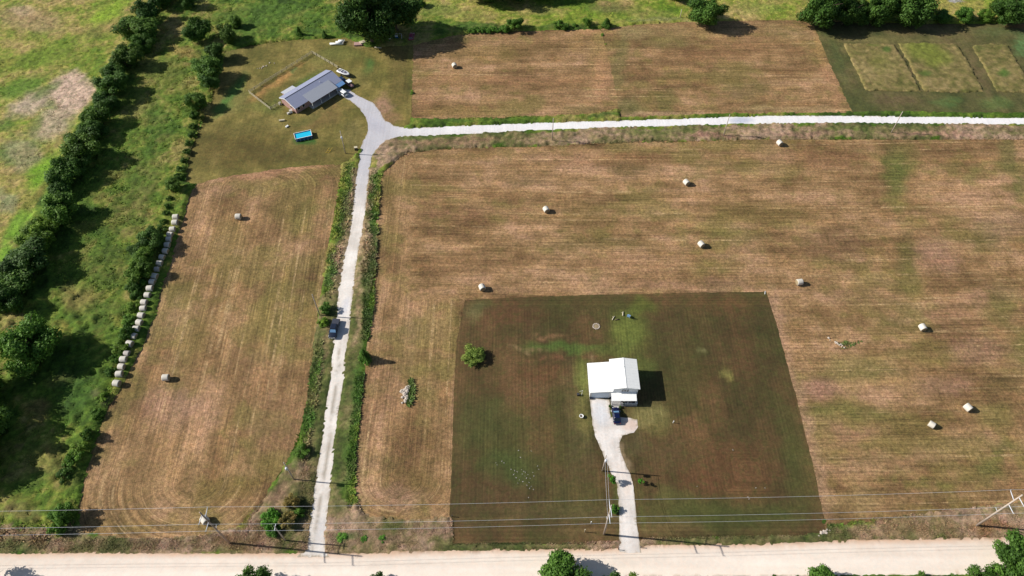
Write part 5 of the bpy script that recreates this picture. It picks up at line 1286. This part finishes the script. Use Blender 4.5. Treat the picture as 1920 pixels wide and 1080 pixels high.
def car(kind, name, label, cat, loc_, rz, paint, L=4.6, W=1.85, Ht=1.5, group=None):
    """built with its nose along +x"""
    t = thing(name, label, cat, (loc_.x, loc_.y, .06), rz, group)
    h = L / 2; w2 = W / 2
    hood = .95 if kind != 'pickup' else 1.12
    tail = {'sedan': 1.0, 'suv': 1.1, 'pickup': 1.1}[kind]
    secs = []
    if kind == 'sedan': prof = [(-h, .82, .62), (-h + .12, .95, .86), (-h + .9, 1.0, .93), (-.6, 1.0, .93), (.7, 1.0, .92), (h - .9, .98, .84), (h - .2, .9, .72), (h, .76, .55)]
    elif kind == 'suv': prof = [(-h, .9, .85), (-h + .1, .97, 1.02), (-h + .9, 1.0, 1.04), (-.6, 1.0, 1.04), (.7, 1.0, 1.03), (h - .7, .97, .98), (h - .15, .9, .86), (h, .78, .65)]
    else: prof = [(-h, .96, .98), (-h + .08, 1.0, 1.02), (-h + 1.0, 1.0, 1.04), (-.6, 1.0, 1.06), (.9, 1.0, 1.1), (h - .6, .98, 1.08), (h - .12, .94, 1.0), (h, .88, .8)]
    secs = [(x, bodysec(w2 * ws, .32, zt)) for x, ws, zt in prof]
    body = loft('body', secs, paint, t)

    # glasshouse: lower ring wider than the roof ring
    if kind == 'sedan': gh = (-1.75, 1.05, -1.05, .15, .9, Ht)
    elif kind == 'suv': gh = (-h + .12, 1.15, -h + .35, .35, 1.02, Ht)
    else: gh = (-.95, 1.5, -.75, .75, 1.05, Ht)
    xb, xf, rb, rf, zb, zt = gh
    wl, wr = w2 - .1, w2 - .28
    m = MB(); m.hexa([(xb, -wl, zb), (xf, -wl, zb), (xf, wl, zb), (xb, wl, zb)], [(rb, -wr, zt - .04), (rf, -wr, zt - .04), (rf, wr, zt - .04), (rb, wr, zt - .04)])
    m.build('windows', M['glass'], t, False, .03)
    m = MB(); m.slab([(xf + .012, -wl + .12, zb + .03), (rf + .012, -wr + .1, zt - .07), (rf + .012, wr - .1, zt - .07), (xf + .012, wl - .12, zb + .03)], .015)
    m.build('windscreen', M['screen'], t)  # thin pane over the dark glass, carries the painted sky reflection
    m = MB(); m.hexa([(rb - .06, -wr - .03, zt - .06), (rf + .06, -wr - .03, zt - .06), (rf + .06, wr + .03, zt - .06), (rb - .06, wr + .03, zt - .06)],
                     [(rb + .05, -wr + .06, zt + .03), (rf - .05, -wr + .06, zt + .03), (rf - .05, wr - .06, zt + .03), (rb + .05, wr - .06, zt + .03)])
    m.build('roof', paint, t, False, .03)
    for s in (-1, 1):
        m = MB()
        for (a, b) in (((xb, zb), (rb, zt - .05)), ((xf, zb), (rf, zt - .05)), (((xb + xf) / 2 - .1, zb), ((rb + rf) / 2, zt - .05))):
            m.tube([(a[0], s * (wl + .005), a[1]), (b[0], s * (wr + .015), b[1])], .045, 6)
        m.build('pillar', paint, t)
        m = MB(); m.hexa([(xf - .35, s * (wl + .04), zb + .02), (xf - .22, s * (wl + .04), zb + .02), (xf - .22, s * (wl + .26), zb + .02), (xf - .35, s * (wl + .26), zb + .02)], [(xf - .35, s * (wl + .04), zb + .18), (xf - .24, s * (wl + .04), zb + .18), (xf - .24, s * (wl + .26), zb + .18), (xf - .35, s * (wl + .26), zb + .18)])
        m.build('mirror', paint, t)
        m = MB(); m.box(h - .16, s * (w2 * .62) - .16, .58 if kind == 'sedan' else .72, h - .015, s * (w2 * .62) + .16, .7 if kind == 'sedan' else .9); m.build('headlight', M['lamp'], t, False, .02)
        m = MB(); m.box(-h - .02, s * (w2 * .74) - .13, .62, -h + .1, s * (w2 * .74) + .13, .8 if kind == 'sedan' else .98); m.build('tail_light', M['tail'], t, False, .02)
    wheels(t, (-L * .29, L * .31), w2, .34 if kind == 'sedan' else .39)
    m = MB(); m.box(h - .1, -w2 * .86, .34, h + .07, w2 * .86, .54); m.build('bumper', M['chrome'] if kind == 'pickup' else paint, t, False, .04)
    m = MB(); m.box(-h - .07, -w2 * .86, .36, -h + .06, w2 * .86, .54); m.build('bumper', M['chrome'] if kind == 'pickup' else paint, t, False, .04)
    if kind == 'pickup':
        m = MB(); m.box(-h + .1, -w2 + .1, 1.045, -1.12, w2 - .1, 1.1); m.build('bed_cover', M['vinyl'], t, False, .02)
        m = MB(); m.box(h - .03, -w2 * .55, .6, h + .03, w2 * .55, .95); m.build('grille', M['chrome'], t, False, .02)
    m = MB(); m.box(h + .01 if kind != 'pickup' else h + .035, -.25, .4, h + .09 if kind != 'pickup' else h + .085, .25, .52); m.build('number_plate', M['wtrim'], t)
    return t


pk = (g(624, 637) + g(629.5, 603)) / 2
d_ = g(624, 637) - g(629.5, 603)
car('pickup', 'pickup_truck', 'dark pickup truck with covered bed driving down the gravel lane', 'pickup', g(627, 617, .5), math.atan2(-1, -.06), M['charcoal'], 6.0, 2.05, 1.95)
car('sedan', 'parked_car', 'dark blue car parked in front of the white house porch', 'car', g(1155.5, 779.5, .5), R(92), M['navy'], 4.5, 1.85, 1.45)
car('suv', 'parked_car', 'white car parked at the ranch house garage', 'car', g(641, 173.5, .6), math.atan2(4.15, -4.35), M['wpaint'], 4.9, 1.95, 1.6)
car('suv', 'parked_car', 'faded maroon car in the shade beside the huge oak', 'car', g(772, 69, .6), R(85), M['red'], 4.4, 1.85, 1.6)


# boat on its trailer
def boat(label, px, py, rz, L=5.2):
    t = thing('boat', label, 'boat', (*g(px, py, .8)[:2], .78), rz)
    h = L / 2
    secs = []
    for x, w_, zb in ((-h, .95, 0), (-h * .4, 1.05, 0), (h * .3, .98, .03), (h * .7, .66, .15), (h * .92, .28, .35), (h, .05, .5)):
        secs.append((x, [(w_ * .15, zb), (w_ * .75, zb + .1), (w_, .55), (w_, .75), (w_ * .9, .78)]))
    loft('hull', secs, M['wpaint'], t)
    m = MB(); m.add([(-h * .85, -.68, .79), (h * .25, -.68, .79), (h * .62, -.28, .79), (h * .62, .28, .79), (h * .25, .68, .79), (-h * .85, .68, .79)], [(0, 1, 2, 3, 4, 5)])
    m.add([(-h * .85, -.68, .782), (h * .25, -.68, .782), (h * .62, -.28, .782), (h * .62, .28, .782), (h * .25, .68, .782), (-h * .85, .68, .782)], [(5, 4, 3, 2, 1, 0)])
    m.build('deck', simple('grey_boat_deck', (110, 108, 128), .7, .15, 3), t)
    for x, y in ((-1.0, -.35), (-1.0, .35), (.3, 0)):
        m = MB(); m.box(x - .25, y - .22, .8, x + .2, y + .22, 1.02); m.box(x - .3, y - .22, .8, x - .255, y + .22, 1.3); m.build('seat', M['wtrim'], t, False, .02)
    m = MB(); m.box(-h - .35, -.2, .35, -h - .02, .2, 1.1); m.build('outboard_motor', M['black'], t, False, .05)
    tr = thing('boat_trailer', 'low trailer under the white boat beside the ranch house', 'trailer', (*g(px, py, .8)[:2], .03), rz)
    m = MB()
    for s in (-1, 1): m.box(-h * .9, s * .6 - .04, .5, h * .6, s * .6 + .04, .6)
    m.hexa([(h * .6, -.64, .5), (h + .7, -.05, .5), (h + .7, .05, .5), (h * .6, .64, .5)], [(h * .6, -.64, .58), (h + .7, -.05, .58), (h + .7, .05, .58), (h * .6, .64, .58)])
    for x in (-1.2, .4): m.box(x, -.555, .52, x + .08, .555, .62)
    m.build('frame', M['darkmetal'], tr)
    for s in (-1, 1):
        m = MB(); m.lathe([(.2, -.09), (.3, -.09), (.3, .09), (.2, .09)], 14, Matrix.Translation((-.6, s * 1.0, .3)) @ Matrix.Rotation(math.pi / 2, 4, 'X')); m.build('wheel', M['black'], tr)


bd = g(653.5, 141.5) - g(636, 134)
boat('white motor boat on a trailer behind the ranch house', 645, 138, math.atan2(bd.y, bd.x))


def buggy(label, px, py, rz, roofmat, bodymat, L=3.0, W=1.5, cat='utility vehicle'):
    t = thing('utility_vehicle', label, cat, (*g(px, py, .8)[:2], .03), rz)
    h = L / 2; w2 = W / 2
    loft('body', [(-h, bodysec(w2 * .85, .35, .75)), (-h * .6, bodysec(w2, .35, .85)), (0, bodysec(w2, .3, .6)), (h * .4, bodysec(w2, .3, .75)), (h * .8, bodysec(w2 * .9, .35, .8)), (h, bodysec(w2 * .7, .4, .62))], bodymat, t)
    m = MB(); m.box(-h * .7, -w2 * .92, 1.75, h * .35, w2 * .92, 1.83); m.build('roof', roofmat, t, False, .03)
    for x in (-h * .66, h * .3):
        for s in (-1, 1):
            m = MB(); m.tube([(x, s * w2 * .85, .7), (x, s * w2 * .85, 1.75)], .03, 6); m.build('roof_post', M['darkmetal'], t)
    for s in (-1, 1):
        m = MB(); m.box(-h * .3, s * w2 * .45 - .22, .62, 0.05, s * w2 * .45 + .22, .78); m.box(-h * .38, s * w2 * .45 - .22, .62, -h * .305, s * w2 * .45 + .22, 1.2); m.build('seat', M['black'], t)
        for x in (-h * .65, h * .65):
            m = MB(); m.lathe([(.15, -.1), (.28, -.1), (.3, 0), (.28, .1), (.15, .1)], 14, Matrix.Translation((x, s * w2, .3)) @ Matrix.Rotation(math.pi / 2, 4, 'X')); m.build('wheel', M['black'], t)
    return t


buggy('small blue utility vehicle tight against the ranch house gable', 641, 150, R(40), M['lblue'], M['pool_wall'], 2.8)
buggy('pale roofed utility vehicle between the boat and the white car', 656, 157, R(-48), M['wpaint'], simple('dusty_rose_paint', (150, 120, 120), .5, .08, 2), 3.6, 1.7)

# ---------------------------------------------------------------- swimming pool
pc = (g(552, 262) + g(583, 255) + g(552, 252, 0)) / 3
pa = g(552, 262, 1.1); pb = g(583, 255, 1.1); pd_ = g(551.5, 250.5, 1.1)
ctr = g(568, 252.5, 1.1)
PL = thing('swimming_pool', 'rectangular blue above-ground pool on the ranch lawn', 'pool', (ctr.x, ctr.y, .03), math.atan2(pb.y - pa.y, pb.x - pa.x))
hl, hw = 2.75, 1.5
m = MB()
for (x0, y0, x1, y1) in ((-hl, -hw, hl, -hw + .08), (-hl, hw - .08, hl, hw), (-hl, -hw + .082, -hl + .08, hw - .082), (hl - .08, -hw + .082, hl, hw - .082)): m.box(x0, y0, 0, x1, y1, 1.15)
m.build('wall', M['pool_wall'], PL)
m = MB()
for (x0, y0, x1, y1) in ((-hl - .08, -hw - .08, hl + .08, -hw + .06), (-hl - .08, hw - .06, hl + .08, hw + .08), (-hl - .08, -hw + .062, -hl + .06, hw - .062), (hl - .06, -hw + .062, hl + .08, hw - .062)): m.box(x0, y0, 1.152, x1, y1, 1.21)
m.build('rim', M['wtrim'], PL)
m = MB(); m.box(-hl + .09, -hw + .09, .02, hl - .09, hw - .09, .92); m.build('water', M['pool_water'], PL)
for k in range(5):
    for s in (-1, 1):
        x = -hl + .3 + k * (2 * hl - .6) / 4
        m = MB(); m.tube([(x, s * (hw + .05), .9), (x, s * (hw + .35), 0)], .03, 6); m.build('leg', M['arm'], PL)
fl = at_thing('pool_filter', 'grey filter pump beside the blue pool', 'pump', 564, 261)
m = MB(); m.lathe([(.16, 0), (.2, .05), (.2, .45), (.1, .55)], 12); m.build('tank', M['concrete'], fl); m = MB(); m.tube([(0, 0, .3), (.2, .5, .4)], .04, 6); m.build('hose', M['darkmetal'], fl)


# ---------------------------------------------------------------- rocks and odds and ends
def rock(r_, seed, mat, name='rock', parent=None, loc_=(0, 0, 0)):
    q_ = random.Random(seed); m = MB(); V = []
    n1_, n2_ = 7, 5
    prof = []
    for i in range(n2_):
        th = math.pi * (i + .5) / n2_
        for k in range(n1_):
            a = 2 * math.pi * k / n1_ + i * .3; rr = r_ * q_.uniform(.75, 1.15)
            V.append((rr * math.sin(th) * math.cos(a), rr * math.sin(th) * math.sin(a), rr * .6 * math.cos(th) + r_ * .3))
    F = [tuple(range(n1_))] + [tuple((n2_ - 1) * n1_ + k for k in range(n1_))[::-1]]
    for i in range(n2_ - 1):
        for k in range(n1_):
            k2 = (k + 1) % n1_; F.append((i * n1_ + k, (i + 1) * n1_ + k, (i + 1) * n1_ + k2, i * n1_ + k2))
    o = mesh_obj(name, V, F, mat, parent); o.location = loc_
    return o


def rockpile(px, py, n, sx, sy, label, rs=(.2, .5), ang_=0):
    t = at_thing('rock_pile', label, 'rock pile', px, py)
    for i in range(n):
        a, b = random.gauss(0, sx), random.gauss(0, sy)
        rock(random.uniform(*rs), i + int(px), M['rock'], 'rock', t, (a * math.cos(ang_) - b * math.sin(ang_), a * math.sin(ang_) + b * math.cos(ang_), 0))


rockpile(762, 737, 34, .45, 1.1, 'pile of pale rocks in weeds inside the narrow hay strip', (.3, .6))
rockpile(1570, 645, 14, 1.5, .25, 'line of pale rocks by a green wedge in the right field', (.15, .32), math.atan2(-.9, 1.1))
rockpile(1543, 1002, 14, .7, .3, 'grey rocks at the lower right lawn corner', (.2, .4), .6)
rockpile(497, 124, 14, 1.6, .4, 'scattered pale rocks in the yard left of the fence', (.12, .3), .8)
tufts('rock_weeds', [(765, 718), (771, 710), (777, 735), (774, 750), (765, 762), (762, 752), (769, 738)], 110, .3, .7, 'green weeds around the rock pile in the hay strip', 1.1, 6, .12, cols=(96, 118, 58))
tufts('wedge_weeds', [(1565, 639), (1618, 640), (1587, 655), (1575, 655)], 90, .1, .3, 'green uncut wedge of grass beside the rocks in the right field', 1.0, 6, .08, cols=(104, 116, 62))


def ring(px, py, rr, n, label):
    t = at_thing('fire_ring', label, 'fire ring', px, py)
    for i in range(n):
        a = 2 * math.pi * i / n
        rock(.2, i + 3, M['rock'], 'rock', t, (rr * math.cos(a), rr * math.sin(a), 0))
    m = MB(); m.lathe([(rr * .8, .0), (rr * .7, .05), (.05, .08)], 14); m.build('ash_bed', M['hayend'], t)


ring(1118, 612, .85, 14, 'ring of pale stones on the lawn behind the white house')


def log(name, label, px, py, L, r_, rz, mat, cat='log'):
    t = at_thing(name, label, cat, px, py, 0, None, rz)
    m = MB(); m.tube([(-L / 2, 0, r_), (0, .04, r_ * 1.05), (L / 2, 0, r_)], [r_, r_ * .95, r_ * .9], 10); m.build('stem', mat, t, True)
    m = MB(); m.tube([(L * .1, 0, r_), (L * .25, r_ * 3, r_ * 1.6)], [r_ * .5, r_ * .2], 6); m.build('stub', mat, t)
    return t


log('log', 'pale log upright-left of the blue chair on the lawn', 1168, 589, 1.3, .16, R(80), M['wood'])
log('log', 'forked branch pile on the green lawn patch', 1150, 597, 1.4, .14, R(60), M['wood'])
log('log', 'second dark branch beside the forked one on the lawn', 1157, 600, 1.2, .13, R(10), M['bark'])
log('log', 'short fallen stake at the upper right lawn corner', 1434.5, 549, 1.2, .08, R(70), M['wtrim'], 'stake')
p = g(1178.5, 595); chair('garden_chair', 'blue and white garden chair on the lawn behind the house', p.x, p.y, .03, M['lblue'], R(150), 1.6)


def post(px, py, h, label, mat=M['wood'], cap=False):
    t = at_thing('post', label, 'post', px, py)
    m = MB(); m.box(-.07, -.07, 0, .07, .07, h); m.build('shaft', mat, t)
    m = MB(); m.box(-.1, -.1, h + .003, .1, .1, h + .06); m.build('cap', mat, t)


post(1096, 997.5, 1.6, 'wooden post with a long shadow left of the tall driveway pole')
post(1108, 981, .9, 'short white marker post on the lower lawn', M['wtrim'])
post(1262, 793, .9, 'small pale stake on the lawn right of the house', M['wtrim'])
post(1159.5, 1031, .8, 'dark post left of the driveway mouth', M['darkmetal'])
post(1201, 1027, .8, 'dark post right of the driveway mouth', M['darkmetal'])
post(848, 969, .9, 'dark marker at the lower left lawn corner', M['darkmetal'])
# clothes-line like stand and tyre swing near the garage
t = at_thing('antenna_stand', 'white pole stand with dark box left of the garage', 'stand', 1090, 741)
m = MB(); m.tube([(0, 0, 0), (.2, 0, 2.4)], .05, 8); m.tube([(.2, 0, 2.3), (-.6, 0, 1.9)], .03, 6); m.build('mast', M['wtrim'], t)
m = MB(); m.box(-1.1, -.3, 0, -.5, .3, .7); m.build('box', M['darkmetal'], t, False, .03)
t = at_thing('planter', 'white round planter left of the driveway with a dark shadow', 'planter', 1090, 782)
m = MB(); m.lathe([(.3, 0), (.5, .55), (.55, .6), (.45, .6), (.4, .5)], 16); m.build('bowl', M['wtrim'], t, True)
m = MB(); m.lathe([(.39, .48), (.2, .53), (.02, .54)], 12); m.build('soil', M['bark'], t)


def crate(name, label, cat, px, py, sx, sy, sz, mat, rz=0, lid=None):
    t = at_thing(name, label, cat, px, py, 0, None, rz)
    m = MB(); m.box(-sx / 2, -sy / 2, 0, sx / 2, sy / 2, sz); m.build('body', mat, t, False, .03)
    m = MB(); m.box(-sx / 2 - .04, -sy / 2 - .04, sz + .003, sx / 2 + .04, sy / 2 + .04, sz + .07); m.build('lid', lid or mat, t, False, .02)
    return t


crate('air_conditioner', 'white box unit at the brick corner of the ranch house', 'air conditioner', 546, 211, .9, .9, .9, M['wtrim'], .4, M['concrete'])
crate('storage_box', 'second pale box beside the brick corner of the ranch house', 'box', 541, 214, .7, .6, .5, M['concrete'], .8)
crate('storage_box', 'grey box by the fence end at the ranch gable', 'box', 525.5, 196, .7, .7, .8, M['concrete'], .8)
crate('trash_bin', 'dark bin beside the lane near the transformer pole', 'bin', 668, 281, 1.0, .8, 1.1, M['darkmetal'], .2, M['wood'])
crate('garden_bench', 'small wooden bench between the ranch house and the pool', 'bench', 529, 227, 1.8, .5, .45, M['wood'], .2)
crate('plastic_tub', 'white plastic tub lying left of the pool', 'tub', 538.5, 238, .5, 1.0, .35, M['wtrim'], -.7)
crate('cooler', 'white cooler lying in the meadow between the hedgerows', 'cooler', 329, 203.5, .8, .5, .4, M['wtrim'], .3)
crate('feed_tub', 'pale tub in the shade of the western hedgerow', 'tub', 273, 131, .9, .6, .4, M['wrap2'], .1)
crate('shed_cabinet', 'pale blue cabinet under the huge oak', 'cabinet', 702, 73, 1.4, 1.0, 2.4, M['lblue'], .05)
crate('wood_pallet', 'stack of pinkish pallets at the west side of the oak', 'pallet', 672, 84, 3.0, 1.8, .5, simple('pink_grey_wood', (172, 140, 134), .9, .2, 4), .1)
crate('wood_pallet', 'second pallet stack behind the first under the oak', 'pallet', 680, 82, 2.0, 1.4, .8, M['wood'], .5)
crate('blue_tub', 'blue barrel among the items under the oak', 'barrel', 744, 73, 1.0, 1.0, 1.2, M['pool_wall'], .2, M['wtrim'])
crate('lumber', 'long pale boards lying in the oak shade', 'boards', 709, 90, 2.6, .4, .2, M['wood'], -.1)
p = g(731, 75); chair('garden_chair', 'pale garden chair under the oak, left one', p.x, p.y, .03, M['wtrim'], R(190), 1.3)
p = g(735, 75); chair('garden_chair', 'pale garden chair under the oak, right one', p.x, p.y, .03, M['wtrim'], R(170), 1.3)
t = at_thing('swing_frame', 'white and blue swing frame under the oak', 'swing', 748, 73)
m = MB()
for x in (-1.2, 1.2):
    for s in (-1, 1): m.tube([(x, s * .8, 0), (x, 0, 2.2)], .05, 6)
m.tube([(-1.2, 0, 2.2), (1.2, 0, 2.2)], .05, 6); m.build('frame', M['arm'], t)
m = MB(); m.box(-.8, -.2, .5, .8, .2, .56); m.build('seat', M['lblue'], t)
m = MB(); m.tube([(-.75, 0, .56), (-.75, 0, 2.16)], .02, 5); m.tube([(.75, 0, .56), (.75, 0, 2.16)], .02, 5); m.build('chain', M['darkmetal'], t)
# white pipes
for i, (px, py, L, lb) in enumerate(((631.5, 84, 5.0, 'longest white pipe lying at the yard edge left of the oak'), (637.5, 81, 3.0, 'middle white pipe lying at the yard edge'), (641, 78.5, 2.4, 'shortest white pipe lying at the yard edge'))):
    t = at_thing('pipe', lb, 'pipe', px, py, 0, None, .03)
    m = MB(); m.tube([(-L / 2, 0, .42), (L / 2, 0, .42)], .4, 14); m.build('tube', M['wtrim'], t, True)
    m = MB(); m.tube([(L / 2 - .2, 0, .42), (L / 2 + .01, 0, .42)], .43, 14); m.build('collar', M['concrete'], t)
# yellow frame
t = at_thing('yellow_frame', 'yellow metal frame lying on the lawn below the pool', 'frame', 616, 286, 0, None, R(10))
m = MB()
m.tube([(-.9, 0, .06), (.5, 1.4, .8)], .05, 6); m.tube([(.2, -.1, .06), (1.5, 1.3, .8)], .05, 6); m.build('rail', M['yellow'], t)
m = MB(); m.tube([(-.9, 0, .06), (.2, -.1, .06)], .05, 6); m.tube([(-.3, .55, .36), (.8, .5, .36)], .04, 6); m.build('rung', M['yellow'], t)


# white clumps on the lawn
spots = [(932, 872), (945, 868), (958, 880), (963, 890), (970, 885), (978, 881), (985, 886), (990, 890), (987, 897), (992, 905), (996, 912), (988, 910), (980, 903), (974, 900), (968, 896), (984, 893), (994, 897), (999, 886), (1001, 893), (976, 858), (1008, 874), (1010, 880), (972, 845), (996, 846), (930, 868), (941, 865), (1000, 918), (993, 916), (965, 883), (1417, 915), (1434, 915), (1402, 932), (1404, 936), (1374, 844), (1307, 912), (991, 933), (982, 884), (979, 889), (971, 906)]
cl0 = None
for i, (px, py) in enumerate(spots):
    p = g(px, py)
    if cl0 is None:
        V = []; F = []
        for k in range(26):
            a, b, c_ = random.gauss(0, .13), random.gauss(0, .13), random.uniform(.03, .22); s = .07; n0 = len(V)
            tx, ty = random.uniform(-.5, .5), random.uniform(-.5, .5)
            V += [(a - s, b, c_ - tx * s), (a, b - s, c_ - ty * s), (a + s, b, c_ + tx * s), (a, b + s, c_ + ty * s)]; F.append((n0, n0 + 1, n0 + 2, n0 + 3))
        o = mesh_obj('white_tuft', V, F, M['wrap2']); cl0 = o
    else:
        o = cl0.copy(); COL.objects.link(o)
    o.location = (p.x, p.y, .03); o.rotation_euler = (0, 0, i * 1.3); s = random.uniform(.28, .62); o.scale = (s, s, s)
    tag(o, 'small white tuft scattered on the dark lawn', 'white tuft', 'white tufts scattered on the lawn')
